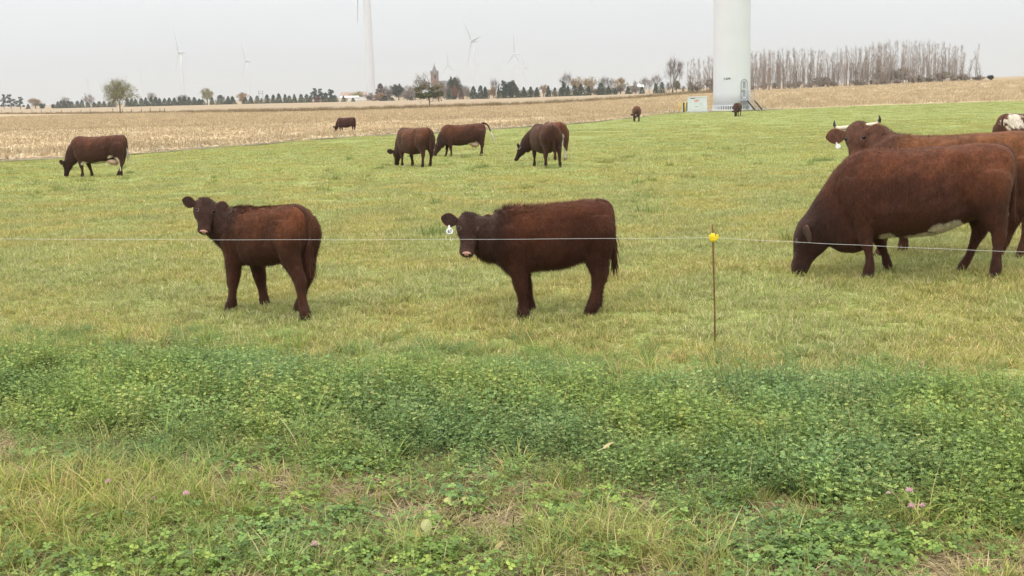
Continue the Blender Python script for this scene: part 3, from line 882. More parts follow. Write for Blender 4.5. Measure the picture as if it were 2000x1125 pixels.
R1 = np.random.default_rng(3)
m_grass = leafmat('grass_blades', .35, .5, .25, patch=(1.14, 1.0, .9), pscale=.7, jit=.10)
m_alf = leafmat('alfalfa_leaves', .28, .5, .28, patch=(1.18, 1.08, .82), pscale=.9)
m_clov = leafmat('clover_leaves', .28, .5, .28, patch=(1.2, 1.1, .8), pscale=1.5)
m_dry = leafmat('dry_straw', .2, .75, .15)
def tile(nt_, radius, R, nb, h, spread, w, bend, pal, pw, seg=3, flat=(0, .3), tipdry=.1, clump=True):
    """a patch of turf: many tufts, some of them lusher or drier than others"""
    V, F, C = [], [], []
    for i in range(nt_):
        r = radius * math.sqrt(R.random()); az = R.uniform(0, 6.283); ox, oy = r * math.cos(az), r * math.sin(az)
        dryk = R.random() ** 3; sc = R.uniform(.55, 1.25)
        p2 = np.array(pw, float); p2[-2:] *= (.3 + 3.2 * dryk); p2 /= p2.sum()
        v, f, c = blades(nb, h * sc, spread, w, bend * R.uniform(.6, 1.4), pal, p2, R, seg, R.uniform(*flat), tipdry * (.4 + 1.6 * dryk))
        b0 = len(V); g = R.uniform(.78, 1.22)
        V += [np.asarray(q) + np.array((ox, oy, 0)) for q in v]; F += [tuple(b0 + k for k in q) for q in f]; C += [np.asarray(q) * g for q in c]
    return V, F, C
G_ = [(.230, .282, .072), (.325, .352, .100), (.430, .412, .150), (.66, .58, .33), (.42, .32, .18)]
past = [source('turf_patch', *tile(80, .42, R1, 17, .085, .05, .0050, .32, G_, (.26, .33, .22, .15, .04), flat=(0, .85)), m_grass) for i in range(6)]
midt = [source('turf_patch', *tile(42, 1.0, R1, 18, .075, .17, .011, .30, G_, (.28, .36, .23, .11, .02), seg=2, flat=(0, .6)), m_grass) for i in range(5)]
fart = [source('turf_patch', *tile(14, 2.2, R1, 24, .075, .5, .026, .22, G_, (.28, .44, .24, .04, 0), seg=2, flat=(0, .4)), m_grass) for i in range(4)]
def lattice(y0, y1, sp, half=.53, pad=.8):
    xs = np.arange(-(y1 * half + pad), y1 * half + pad, sp); ys = np.arange(y0, y1, sp)
    X, Y = np.meshgrid(xs, ys); X = X.ravel() + rng.uniform(-.35, .35, X.size) * sp; Y = Y.ravel() + rng.uniform(-.35, .35, Y.size) * sp
    k = np.abs(X) < Y * half + pad
    return X[k], Y[k]
x, y = lattice(5.6, 34, .41)
k = (y > A_line(x) - 1.25 + .9 * (fbm(x * 1.7, y * 1.7) - .5)) & (rng.random(len(x)) < np.interp(y, [15, 34], [1, .05])); x, y = x[k], y[k]; n = len(x)
scatter('pasture_grass', 'short yellow green pasture grass between the fence and the near cattle', np.stack([x, y, pz(x, y) - .004], -1), spin(n, .03),
        np.clip(rng.uniform(.85, 1.1, n) * (.75 + .5 * fbm(x * .9, y * .9)), .86, 1.3), rng.integers(0, 6, n), past, 'grass')
x, y = lattice(12, 88, 1.12)
k = (y < B_line(x) - .7 + 1.1 * fbm(x * .8, y * .8)) & (rng.random(len(x)) < np.interp(y, [12, 32, 52, 88], [.12, 1, 1, .05])); x, y = x[k], y[k]; n = len(x)
scatter('pasture_grass', 'short grass of the middle pasture around the far cattle', np.stack([x, y, pz(x, y) - .004], -1), spin(n, .02), rng.uniform(.8, 1.2, n), rng.integers(0, 5, n), midt, 'grass')
x, y = lattice(45, 165, 2.7)
k = (rng.random(len(x)) < np.interp(y, [45, 80], [.1, 1])) & (y < B_line(x) - 1.6 + 1.0 * fbm(x * .8, y * .8)); x, y = x[k], y[k]; n = len(x)
scatter('pasture_grass', 'short green grass at the far end of the pasture', np.stack([x, y, pz(x, y) - .004], -1), spin(n, .01), rng.uniform(.8, 1.15, n), rng.integers(0, 4, n), fart, 'grass')

lush_t = [source('turf_patch', *tile(9, .10, R1, 18, .13, .05, .0055, .42, [(.15, .22, .05), (.20, .27, .065), (.28, .32, .09), (.5, .44, .22)], (.4, .35, .2, .05), flat=(0, .5)), m_grass) for i in range(3)]
x, y = frustum(280, 8.5, 48); k = (y > A_line(x) + .3) & (fbm(x * .5 + 8, y * .5) > .47); x, y = x[k], y[k]; n = len(x)
scatter('pasture_grass', 'lusher darker tussocks dotted about the pasture', np.stack([x, y, pz(x, y) - .004], -1), spin(n, .06), rng.uniform(.7, 1.8, n), rng.integers(0, 3, n), lush_t, 'grass')

# alfalfa band along the fence
def alf_stems(ns, h, R, pal, spread=.07, lean=.35):
    V, F, C = [], [], []
    def tri_leaf(p, d, n_, L, w, c):
        s = np.cross(d, n_); b0 = len(V)
        V.extend([p, p + d * L * .55 + s * w * .5 + n_ * L * .08, p + d * L, p + d * L * .55 - s * w * .5 + n_ * L * .08])
        C.extend([c * .9, c, c * 1.08, c]); F.append((b0, b0 + 1, b0 + 2)); F.append((b0, b0 + 2, b0 + 3))
    for i in range(ns):
        az = R.uniform(0, 6.283); r = spread * math.sqrt(R.random())
        p = np.array((math.cos(az) * r, math.sin(az) * r, 0.0)); d = nrm((math.cos(az) * lean * R.random() + R.normal(0, .12), math.sin(az) * lean * R.random() + R.normal(0, .12), 1))
        L = h * R.uniform(.65, 1.12); cst = pal[R.integers(len(pal))]
        b0 = len(V); sw = .0016
        tip = p + d * L
        for q in (p, tip):
            V.extend([q + np.array((sw, 0, 0)), q + np.array((-sw * .5, sw * .87, 0)), q + np.array((-sw * .5, -sw * .87, 0))]); C.extend([np.array(cst) * .9] * 3)
        for k in range(3): F.append((b0 + k, b0 + (k + 1) % 3, b0 + 3 + (k + 1) % 3, b0 + 3 + k))
        nn = int(R.integers(9, 12)); ph = R.uniform(0, 6.28)
        for j in range(nn):
            f = .22 + .78 * (j + R.random() * .5) / nn; ph += 2.4 + R.normal(0, .3)
            q = p + d * (L * min(f, 1.0)); od = nrm((math.cos(ph), math.sin(ph), R.uniform(.0, .7)))
            pet = q + od * R.uniform(.012, .030) * (1.25 - .5 * f)
            c = np.array(pal[R.integers(len(pal))]) * R.uniform(.75, 1.3)
            ll = R.uniform(.017, .027) * (1.15 - .35 * f)
            sd = nrm(np.cross(od, (0, 0, 1))); nu = nrm(np.cross(sd, od)) + R.normal(0, .25, 3); nu = nrm(nu)
            for sg in (-1, 0, 1):
                dd = nrm(od + sd * sg * .9 + R.normal(0, .12, 3)); n2 = nrm(nu - dd * nu.dot(dd))
                tri_leaf(pet, dd, n2, ll, ll * .40, c * R.uniform(.9, 1.1))
    return V, F, C
AL = [(.185, .285, .098), (.215, .322, .106), (.255, .360, .112), (.165, .258, .104), (.30, .385, .12)]
AY = [(.30, .36, .115), (.25, .33, .11), (.36, .38, .15)]
alf = [source('alfalfa_plant', *alf_stems(36, .21, R1, AL + AL + AY[1:2], .22, .7), m_alf) for i in range(6)]
alfy = [source('alfalfa_plant', *alf_stems(7, .26, R1, AY, .08), m_alf) for i in range(2)]
def alf_far(x): return 8.45 - .285 * x
def alf_near(x): return np.interp(x, [-4, -3, -2, -1.4, -.8, 0, .7, 1.35, 2.1, 3.5], [6.75, 6.5, 6.22, 6.05, 5.72, 5.52, 5.18, 4.88, 4.70, 4.4])
n = 3000
x = rng.uniform(-5.6, 4.6, n); y = rng.uniform(3.9, 9.9, n)
wob = (fbm(x * 1.6, y * 1.6) - .5)
k = (y < alf_far(x) + .9 * wob + rng.normal(0, .32, n)) & (y > alf_near(x) + .9 * wob + rng.normal(0, .07, n)) & (np.abs(x) < .55 * y + .7)
x, y = x[k], y[k]; n = len(x)
hgt = .55 + .65 * fbm(x * 1.3 + 9, y * 1.3) + .12 * rng.normal(0, 1, n)
hgt *= np.clip(.34 + .66 * ss(0, 1.5, alf_far(x) - y) , .32, 1) * np.clip(.55 + .45 * ss(0, .35, y - alf_near(x)), .5, 1)
idx = np.where(rng.random(n) < .07 + .15 * ss(.55, .7, fbm(x * .9, y * .9 + 7)), 6 + rng.integers(0, 2, n), rng.integers(0, 6, n))
scatter('alfalfa', 'band of dense bluish green alfalfa along the fence', np.stack([x, y, x * 0 - .005], -1), spin(n, .16), np.clip(hgt, .4, 1.25), idx, alf + alfy, 'alfalfa')

# verge: long grass, clover, thatch
VG = [(.20, .300, .060), (.28, .375, .078), (.40, .43, .12), (.58, .51, .26), (.34, .25, .13)]
longt = [source('grass_tuft', *blades(26, .26, .05, .0062, .42, VG, (.28, .34, .24, .10, .04), R1, seg=5, tipdry=.12), m_grass) for i in range(4)]
longy = [source('grass_tuft', *blades(28, .25, .06, .0056, .50, VG, (.12, .30, .36, .16, .06), R1, seg=5, tipdry=.18), m_grass) for i in range(4)]
deadt = [source('grass_tuft', *blades(26, .20, .08, .0045, .25, [(.52, .42, .24), (.42, .32, .17), (.27, .185, .10)], (.4, .4, .2), R1, seg=3, flat=1.1), m_dry) for i in range(4)]

def clover(nl, R):
    V, F, C = [], [], []
    for i in range(nl):
        az = R.uniform(0, 6.283); r = .075 * math.sqrt(R.random()); hgt = R.uniform(.035, .095)
        b = np.array((math.cos(az) * r * .5, math.sin(az) * r * .5, 0)); t = np.array((math.cos(az) * r * 1.2, math.sin(az) * r * 1.2, hgt))
        c0 = np.array((.14, .19, .06)); b0 = len(V); w = np.array((.001, .001, 0))
        V += [b - w, b + w, t]; C += [c0] * 3; F.append((b0, b0 + 1, b0 + 2))
        n_ = nrm((math.cos(az) * .35 + R.normal(0, .18), math.sin(az) * .35 + R.normal(0, .18), 1)); ph = R.uniform(0, 6.28)
        x_ = nrm(np.cross(n_, (math.sin(ph), math.cos(ph), .1))); y_ = np.cross(n_, x_)
        c = np.array([(.150, .245, .064), (.185, .285, .072), (.24, .325, .085), (.12, .20, .062)][R.integers(4)]) * R.uniform(.8, 1.25)
        L = R.uniform(.013, .022)
        for k in range(3):
            a_ = ph + k * 2.094; d = x_ * math.cos(a_) + y_ * math.sin(a_); s = np.cross(n_, d); b0 = len(V)
            up = n_ * L * .12
            V += [t, t + d * L * .45 + s * L * .42 + up, t + d * L * .92 + s * L * .30 + up, t + d * L * .88, t + d * L * .92 - s * L * .30 + up, t + d * L * .45 - s * L * .42 + up]
            C += [c * .9, c, c, c * 1.25, c, c]
            F += [(b0, b0 + 1, b0 + 2, b0 + 3), (b0, b0 + 3, b0 + 4, b0 + 5)]
    return V, F, C
clov = [source('clover_patch', *clover(20, R1), m_clov) for i in range(5)]

def blobs(x, y, L):
    s = np.zeros_like(x)
    for cx, cy, rx, ry, w in L: s = s + w * np.exp(-((x - cx) / rx) ** 2 - ((y - cy) / ry) ** 2)
    return s
bare = [(-.85, 5.48, .34, .20, 1.1), (-.42, 5.02, .30, .17, 1.2), (.05, 5.05, .22, .12, .7), (1.66, 4.36, .42, .16, 1.5), (-2.75, 6.40, .7, .16, 1.8), (-.35, 5.62, .4, .12, .8), (1.0, 4.72, .35, .10, .6), (-1.6, 5.95, .5, .12, .7), (2.3, 4.5, .3, .2, .8)]
lush = [(-2.3, 5.5, .9, .55, 1.3), (-1.6, 5.15, .5, .3, .7), (.42, 4.70, .42, .26, 1.5), (.75, 4.45, .3, .2, .7), (-1.0, 4.55, .5, .2, .6), (-2.2, 4.8, .5, .4, .6), (-.15, 4.75, .3, .15, .5)]
clv = [(-1.05, 4.95, .45, .28, 1.3), (-.55, 5.40, .35, .14, 1.0), (-.35, 4.55, .6, .16, 1.2), (.25, 5.2, .3, .14, .8), (.95, 4.62, .45, .22, 1.3), (1.3, 4.55, .4, .25, 1.2), (-.85, 5.7, .25, .10, .7), (.6, 5.0, .35, .13, .9), (-1.5, 4.6, .5, .2, .8), (1.75, 4.6, .35, .16, .9)]
n = 30000
x, y = rng.uniform(-4.2, 3.6, n), rng.uniform(3.4, 7.0, n)
inside = (y < alf_near(x) + .35) & (np.abs(x) < .55 * y + .6)
nb_, lu, cl = blobs(x, y, bare), blobs(x, y, lush), blobs(x, y, clv); fn = fbm(x * 2.3, y * 2.3)
r = rng.random(n)
kg = inside & (r < np.clip((.10 + .13 * lu + .09 * ss(.45, .7, fn)) * np.exp(-1.3 * nb_), 0, .5))
xa, ya = x[kg], y[kg]; na = len(xa)
yel = np.clip(.22 + .25 * (xa < -.9) + .3 * ss(.45, .7, fbm(xa * 1.3 + 4, ya * 1.3)), 0, .9)
idx = np.where(rng.random(na) < yel, 4 + rng.integers(0, 4, na), rng.integers(0, 4, na))
scatter('verge_grass', 'long arching grass tufts along the roadside verge', np.stack([xa, ya, xa * 0 - .004], -1), spin(na, .22), rng.uniform(.45, 1.0, na) * np.clip(.72 + .22 * blobs(xa, ya, lush), .7, 1.15), idx, longt + longy, 'grass')
kc = inside & (rng.random(n) < np.clip((.035 + .15 * cl) * np.exp(-1.2 * nb_) * np.exp(-.5 * lu), 0, .5))
xa, ya = x[kc], y[kc]; na = len(xa)
scatter('clover', 'low clover leaves covering the near verge', np.stack([xa, ya, xa * 0 - .004], -1), spin(na, .12), rng.uniform(.65, 1.25, na), rng.integers(0, 5, na), clov, 'clover')
kd = inside & (rng.random(n) < np.clip(.14 + .20 * nb_, 0, .5))
xa, ya = x[kd], y[kd]; na = len(xa)
scatter('dead_thatch', 'dead straw thatch lying on the bare patches of the verge', np.stack([xa, ya, xa * 0 + .002], -1), spin(na, .1), rng.uniform(.5, 1.2, na), rng.integers(0, 4, na), deadt, 'straw')
# a few grass blades among the alfalfa
n = 900
x = rng.uniform(-5, 4, n); y = rng.uniform(4.4, 9.4, n)
k = (y < alf_far(x)) & (y > alf_near(x)) & (fbm(x * 1.1 + 2, y * 1.1 + 5) > .46) & (np.abs(x) < .55 * y + .6); x, y = x[k], y[k]; n = len(x)
scatter('verge_grass', 'loose grass blades standing among the alfalfa', np.stack([x, y, x * 0], -1), spin(n, .25), rng.uniform(.7, 1.15, n), rng.integers(0, 8, n), longt + longy, 'grass')

# corn stubble
def stubble(nst, nlf, R, wx=.7, wy=.42, sc=1.0, stand=1.0, g=1.0):
    V, F, C = [], [], []
    pal = [tuple(q * g for q in c) for c in ((.55, .425, .25), (.625, .50, .32), (.50, .375, .22), (.69, .585, .41), (.46, .34, .20))]
    for i in range(nst):
        p = np.array((R.uniform(-wx, wx), R.normal(0, .05), 0)); d = nrm((R.normal(0, .16), R.normal(0, .16), 1)); h = R.uniform(.13, .30) * sc * stand; w = .013 * sc
        s = nrm(np.cross(d, (R.normal(), R.normal(), .1))); t = np.cross(d, s); b0 = len(V); c = np.array(pal[R.integers(5)]) * R.uniform(.8, 1.15)
        for q in (p, p + d * h):
            V += [q + s * w, q - s * .5 * w + t * .87 * w, q - s * .5 * w - t * .87 * w]; C += [c] * 3
        for k in range(3): F.append((b0 + k, b0 + (k + 1) % 3, b0 + 3 + (k + 1) % 3, b0 + 3 + k))
    for i in range(nlf):
        p = np.array((R.uniform(-wx, wx), R.uniform(-wy, wy), R.uniform(.01, .07 * stand + .02))); az = R.uniform(0, 6.28); d = np.array((math.cos(az), math.sin(az), R.normal(.15, .35) * stand)); d = nrm(d)
        L = R.uniform(.12, .38) * sc; w = R.uniform(.011, .026) * sc; s = nrm(np.cross(d, (0, 0, 1)) + R.normal(0, .5, 3)); c = np.array(pal[R.integers(5)]) * R.uniform(.8, 1.2); b0 = len(V)
        p2 = p + d * L * .5; p3 = p2 + (d + np.array((0, 0, -.6 * R.random()))) * L * .5; p3[2] = max(p3[2], .008)
        V += [p - s * w * .6, p + s * w * .6, p2 - s * w, p2 + s * w, p3]; C += [c, c, c * 1.05, c * 1.05, c * 1.1]
        F += [(b0, b0 + 1, b0 + 3, b0 + 2), (b0 + 2, b0 + 3, b0 + 4)]
    return V, F, C
stb = [source('stubble_clump', *stubble(10, 34, R1), m_dry) for i in range(5)]
lit = [source('corn_litter', *stubble(1, 60, R1, .8, .5, 1.2, .35, 1.12), m_dry) for i in range(4)]
stf = [source('stubble_clump', *stubble(16, 30, R1, 1.6, .8, 1.3), m_dry) for i in range(3)]
ang = rad(18); ca, sa = math.cos(ang), math.sin(ang)
def rows(x, y, sp):
    """move points onto planting rows"""
    v = -x * sa + y * ca; u = x * ca + y * sa; v = np.round(v / sp) * sp + rng.normal(0, .05, len(x))
    return u * ca - v * sa, u * sa + v * ca
n = 30000
x, y = frustum(n, 50, 135, .52, 3)
x, y = rows(x, y, .76)
d = y - B_line(x)
pad = (((x - 26) / 9.5) ** 2 + ((y - 146) / 5.5) ** 2 < 1) | (((x - 21.5) / 3.4) ** 2 + ((y - 141) / 3.5) ** 2 < 1) | (((x + 12.0) / 1.7) ** 2 + ((y - 88) / 3.2) ** 2 < 1)
k = (d > .3 + 2.6 * fbm(x * .6, y * .6)) & ~pad & (y < C_line(x)) & (rng.random(n) < np.interp(y, [50, 90, 135], [1, .9, .5])); x, y, d = x[k], y[k], d[k]; n = len(x)
near = d < 9 + 5 * fbm(x * .1, y * .1)
idx = np.where(near & (rng.random(n) < .85), 5 + rng.integers(0, 4, n), rng.integers(0, 5, n))
rt = spin(n, .04); rt[:, 2] = ang + rng.normal(0, .15, n)
scatter('corn_stubble', 'cut corn stalks and pale husk litter behind the pasture', np.stack([x, y, ter(x, y) + .02], -1), rt, rng.uniform(.8, 1.25, n), idx, stb + lit, 'stubble')
n = 26000
x, y = frustum(n, 130, 330, .52, 3); x, y = rows(x, y, 1.52)
pad = (((x - 26) / 9.5) ** 2 + ((y - 146) / 5.5) ** 2 < 1) | (((x - 21.5) / 3.4) ** 2 + ((y - 141) / 3.5) ** 2 < 1)
k = (y > B_line(x) + 1) & ~pad & (y < C_line(x) - 2) & (rng.random(n) < np.interp(y, [130, 200, 330], [1, .8, .4])); x, y = x[k], y[k]; n = len(x)
rt = spin(n, .03); rt[:, 2] = ang + rng.normal(0, .1, n)
scatter('corn_stubble', 'far rows of tan corn stubble below the trees', np.stack([x, y, ter(x, y) + .02], -1), rt, rng.uniform(.8, 1.2, n), rng.integers(0, 3, n), stf, 'stubble')
# rough grass of the old fence row between the two fields
dry = [source('grass_tuft', *blades(60, .75, .55, .03, .12, [(.34, .25, .13), (.26, .185, .10), (.20, .15, .085), (.40, .31, .18)], (.35, .3, .2, .15), R1, seg=2), m_dry) for i in range(4)]
n = 5200
x = rng.uniform(-300, 60, n); y = C_line(x) + rng.normal(0, 1.6, n)
dens = np.interp(x, [-300, -95, -60, 0, 30, 60], [.45, .5, 1, .9, .6, .8]); k = rng.random(n) < dens * (.45 + .8 * fbm(x * .05, y * .02)); x, y = x[k], y[k]; n = len(x)
scatter('fence_row_grass', 'rough dead grass along the old fence row between the fields', np.stack([x, y, ter(x, y)], -1), spin(n, .05), rng.uniform(.5, 1.5, n) * np.interp(x, [-300, -95, -60], [.7, .8, 1.1]), rng.integers(0, 4, n), dry, 'grass')

# ------------------------------------------------------------------ trees
m_bark = leafmat('bark', 0, .9, .1, jit=.12)
m_fol = leafmat('foliage', .15, .7, .15, jit=.14)

class Tree:
    def __init__(s): s.v, s.f, s.c = [], [], []
    def seg(s, p, q, r0, r1, c, n=3):
        d = nrm(q - p); u = nrm(np.cross(d, (.3, .9, .2))); w = np.cross(d, u); b = len(s.v)
        for pt, r in ((p, r0), (q, r1)):
            for k in range(n):
                a = 6.2832 * k / n; s.v.append(pt + (u * math.cos(a) + w * math.sin(a)) * r); s.c.append(c)
        for k in range(n): s.f.append((b + k, b + (k + 1) % n, b + n + (k + 1) % n, b + n + k))
    def leaf(s, p, L, w, c, R, droop=0.0):
        d = nrm(R.normal(0, 1, 3) + np.array((0, 0, -droop))); t = nrm(np.cross(d, R.normal(0, 1, 3))); b = len(s.v)
        s.v += [p - d * L * .5, p + t * w * .5, p + d * L * .5, p - t * w * .5]; s.c += [c] * 4; s.f.append((b, b + 1, b + 2, b + 3))
    def mesh(s, name, mat): return mesh_np(name, s.v, s.f, s.c, [mat])

def col(R, a, b, j=.18):
    t = R.random(); return (np.array(a) * (1 - t) + np.array(b) * t) * R.uniform(1 - j, 1 + j)

def evergreen(R, red=False):
    """unit conifer: height 1, crown width about 1"""
    T, Cn = Tree(), Tree()
    T.seg(np.zeros(3), np.array((0, 0, .95)), .045, .008, np.array((.10, .08, .06)), 6)
    lo, hi = ((.10, .055, .045), (.17, .085, .06)) if red else ((.034, .054, .034), (.066, .092, .052))
    asym = R.uniform(-.06, .06, 2); k = R.uniform(.42, .75); ph = R.uniform(0, 6.28, 3)
    for i in range(900):
        z = .02 + .98 * R.random() ** 1.2; a = R.uniform(0, 6.283)
        rr = .5 * (1 - z) ** k * (.84 + .16 * math.sin(z * 30 + 2 * math.sin(a + ph[0]))) * (1 + .20 * math.sin(2 * a + ph[1]) + .12 * math.sin(5 * a + 9 * z + ph[2])) + .012
        r = rr * (1 - .6 * R.random() ** 2)
        p = np.array((math.cos(a) * r + asym[0] * z, math.sin(a) * r + asym[1] * z, z - .05 * r))
        Cn.leaf(p, R.uniform(.06, .15), R.uniform(.035, .075), col(R, lo, hi), R, .4)
    return T.mesh('trunk', m_bark), Cn.mesh('crown', m_fol)

def clumpy(R, T, Cn, cl, nleaf, lo, hi, ls, flat=.6, droop=0):
    for c, r in cl:
        for i in range(nleaf):
            d = nrm(R.normal(0, 1, 3)) * r * R.random() ** .4; d[2] *= flat
            Cn.leaf(np.array(c) + d, ls * R.uniform(.6, 1.4), ls * R.uniform(.4, .8), col(R, lo, hi), R, droop)

def scots(R):
    T, Cn = Tree(), Tree(); tc = np.array((.11, .075, .05)); p = np.zeros(3); cl = []
    for i in range(6):
        q = p + np.array((R.normal(0, .03), R.normal(0, .03), .15)); T.seg(p, q, .035 * (1 - i * .12), .035 * (1 - (i + 1) * .12), tc, 5); p = q
    for i in range(16):
        z = R.uniform(.22, .95); a = R.uniform(0, 6.28); r = R.uniform(.12, .42) * (1.15 - z * .55); c = np.array((math.cos(a) * r, math.sin(a) * r, z + .03)); cl.append((c, R.uniform(.13, .21)))
        T.seg(np.array((0, 0, z - .08)), c, .014, .006, tc)
    cl.append((np.array((0, 0, .95)), .15))
    clumpy(R, T, Cn, cl, 75, (.032, .048, .032), (.062, .082, .052), .075, .5)
    return T.mesh('trunk', m_bark), Cn.mesh('crown', m_fol)

def branching(R, T, p, d, L, r, lev, c, spread, tips, up=.15, kids=(2, 4)):
    n = 2 if lev > 1 else 1
    for i in range(n):
        d2 = nrm(d + R.normal(0, .10, 3)); q = p + d2 * (L / n); T.seg(p, q, r * (1 - .3 * i / n), r * (1 - .3 * (i + 1) / n), c, 5 if lev > 3 else 3); p, d = q, d2
    if lev == 0: tips.append(p); return
    for k in range(R.integers(*kids) + (1 if lev < 2 else 0)):
        a = R.normal(0, 1, 3); a = nrm(a - d * a.dot(d)); dd = nrm(d + a * spread * R.uniform(.6, 1.3) + np.array((0, 0, up)))
        branching(R, T, p, dd, L * R.uniform(.62, .85), r * .62, lev - 1, c, spread, tips, up, kids)
    if lev >= 2: tips.append(p)

def broadleaf(R, lo, hi, dens=1.0, levels=4, bark=(.12, .10, .08), r0=.03, nclump=30, trunk=.22, spread=.62, ls=.045, up=.12, kids=(2, 4), twig=1.0):
    """unit broad-leaved tree; dens 0 leaves it bare"""
    T, Cn, tips = Tree(), Tree(), []
    c = np.array(bark)
    T.seg(np.zeros(3), np.array((0, 0, trunk)), r0 * 1.35, r0, c, 7)
    for k in range(3 + int(R.integers(0, 2))):
        a = 2.1 * k + R.uniform(-.4, .4); dd = nrm((math.cos(a) * spread, math.sin(a) * spread, 1.0 if k else 1.6))
        branching(R, T, np.array((0, 0, trunk * R.uniform(.8, 1.0))), dd, .27, r0 * .62, levels - 1, c * R.uniform(.9, 1.15), spread, tips, up, kids)
    W = np.array(T.v); W2 = W.copy(); ext = max(W[:, 2].max(), .1); wx = np.percentile(np.abs(W[:, :2]), 99)
    S = np.array((.5 / wx, .5 / wx, .97 / ext)); T.v = list(W * S); tips = [t * S for t in tips]
    # the crown's body: twig sprays and leaf clumps through the whole volume
    cen = []
    for k in range(nclump):
        d = nrm(R.normal(0, 1, 3)) * R.random() ** .4; cen.append(np.array((d[0] * .40, d[1] * .40, (.60 if trunk > .15 else .5) + d[2] * (.34 if trunk > .15 else .44))))
    for cc in cen:
        rr = R.uniform(.09, .17)
        for k in range(int(13 * twig)):
            pp = cc + R.normal(0, rr * .6, 3); dd = nrm(pp - np.array((0, 0, .25))); q2 = pp + dd * R.uniform(.06, .13)
            Cn.seg(pp, q2, .0026, .0012, c * R.uniform(1.0, 1.5))
        for k in range(int(R.poisson(38 * dens))):
            pp = cc + nrm(R.normal(0, 1, 3)) * rr * R.random() ** .5
            Cn.leaf(pp, ls * R.uniform(.6, 1.5), ls * R.uniform(.4, .9), col(R, lo, hi), R, .2)
    for t in tips:
        for k in range(int(1.5 * twig)):
            Cn.leaf(t + R.normal(0, .02, 3), R.uniform(.05, .10), .0035, c * 1.25, R, -.6)
        for k in range(int(R.poisson(1.6 * dens))):
            Cn.leaf(t + R.normal(0, .035, 3), ls * R.uniform(.6, 1.5), ls * R.uniform(.4, .9), col(R, lo, hi), R, .2)
    return T.mesh('trunk', m_bark), Cn.mesh('crown', m_fol)

def poplar(R, stems=None):
    """slender upright tree of the grove, often with two or three stems: height 1, drawn to true width in metres / 11"""
    T, Cn = Tree(), Tree(); c = np.array((.245, .20, .172)) * R.uniform(.9, 1.15)
    for st in range(stems or int(R.integers(1, 4))):
        p = np.array((R.normal(0, .03), R.normal(0, .03), 0)) if st else np.zeros(3); pts = [p]
        lean = R.normal(0, .005, 2) + (R.normal(0, .008, 2) if st else 0); hh = 1.0 if st == 0 else R.uniform(.6, .95)
        r0 = .0085 if st == 0 else .006
        for i in range(10):
            q = p + np.array((lean[0] + R.normal(0, .005), lean[1] + R.normal(0, .005), .1 * hh)); T.seg(p, q, r0 * (1 - i * .095), r0 * (1 - (i + 1) * .095), c, 4); pts.append(q); p = q
        def on(t):
            i = min(9, int(t * 10)); return pts[i] + (pts[i + 1] - pts[i]) * (t * 10 - i)
        for i in range(42):
            t = R.uniform(.08, .985); b = on(t); a = R.uniform(0, 6.28); L = R.uniform(.05, .19) * (1.1 - .85 * t) + .02
            d = nrm((math.cos(a) * .42, math.sin(a) * .42, 1)); q = b + d * L; T.seg(b, q, .0016, .0008, c * 1.1)
            for k in range(4):
                f = R.uniform(.15, 1); s0 = b + d * L * f; dd = nrm(d + R.normal(0, .32, 3)); Cn.seg(s0, s0 + dd * R.uniform(.025, .08), .0010, .0005, c * R.uniform(1.0, 1.4))
        for i in range(12):
            Cn.leaf(on(R.uniform(.05, .85)) + R.normal(0, .03, 3), .016, .009, col(R, (.26, .16, .08), (.36, .27, .15)), R)
    return T.mesh('trunk', m_bark), Cn.mesh('crown', m_fol)

RT_ = np.random.default_rng(21)
OR, OR2 = (.30, .19, .10), (.45, .31, .17)
KIT = {
    'E': [evergreen(RT_) for i in range(6)],
    'R': [evergreen(RT_, True) for i in range(1)] + [broadleaf(RT_, (.22, .095, .06), (.34, .17, .10), 2.2, 4, ls=.07) for i in range(2)],
    'S': [scots(RT_) for i in range(3)],
    'O': [broadleaf(RT_, OR, OR2, 1.5, 4, ls=.06) for i in range(3)],
    'G': [broadleaf(RT_, (.36, .26, .14), (.50, .38, .22), 1.5, 4, ls=.055) for i in range(2)],
    'Y': [broadleaf(RT_, (.30, .28, .12), (.42, .37, .18), 1.2, 4, ls=.055) for i in range(2)],
    'H': [broadleaf(RT_, (.20, .16, .13), (.30, .24, .19), .7, 4, (.17, .145, .13), ls=.05, twig=2) for i in range(3)],
    'D': [broadleaf(RT_, (.22, .19, .13), (.28, .24, .17), .35, 4, (.15, .13, .115), ls=.04, twig=2.5) for i in range(2)],
    'W': [broadleaf(RT_, OR, OR2, .08, 4, (.14, .12, .105), spread=.5, twig=2.5) for i in range(3)],
    'V': [broadleaf(RT_, (.055, .065, .045), (.10, .105, .07), 2.4, 4, ls=.075) for i in range(2)],
    'K': [broadleaf(RT_, (.15, .14, .07), (.24, .21, .11), 2.0, 4, ls=.07) for i in range(1)],
    'B': [broadleaf(RT_, (.05, .06, .04), (.09, .095, .06), 2.4, 3, ls=.10, trunk=.1) for i in range(1)],
}
TNAME = dict(E='evergreen_tree', R='autumn_tree', S='pine_tree', O='autumn_tree', G='autumn_tree', Y='autumn_tree', H='bare_tree', D='bare_tree', W='bare_tree', V='dark_tree', K='olive_tree', B='round_bush')
def plant(name, label, cat, meshes, x, y, h, w, group=None, rz=None, tilt=0.0):
    root = empty(name, (x, y, float(ter(x, y)) - .05), RT_.uniform(0, 6.28) if rz is None else rz)
    root.scale = (w, w, h); root.rotation_euler[0] = tilt
    add('trunk', meshes[0], root); add('crown', meshes[1], root)
    return tag(root, label, cat, group)
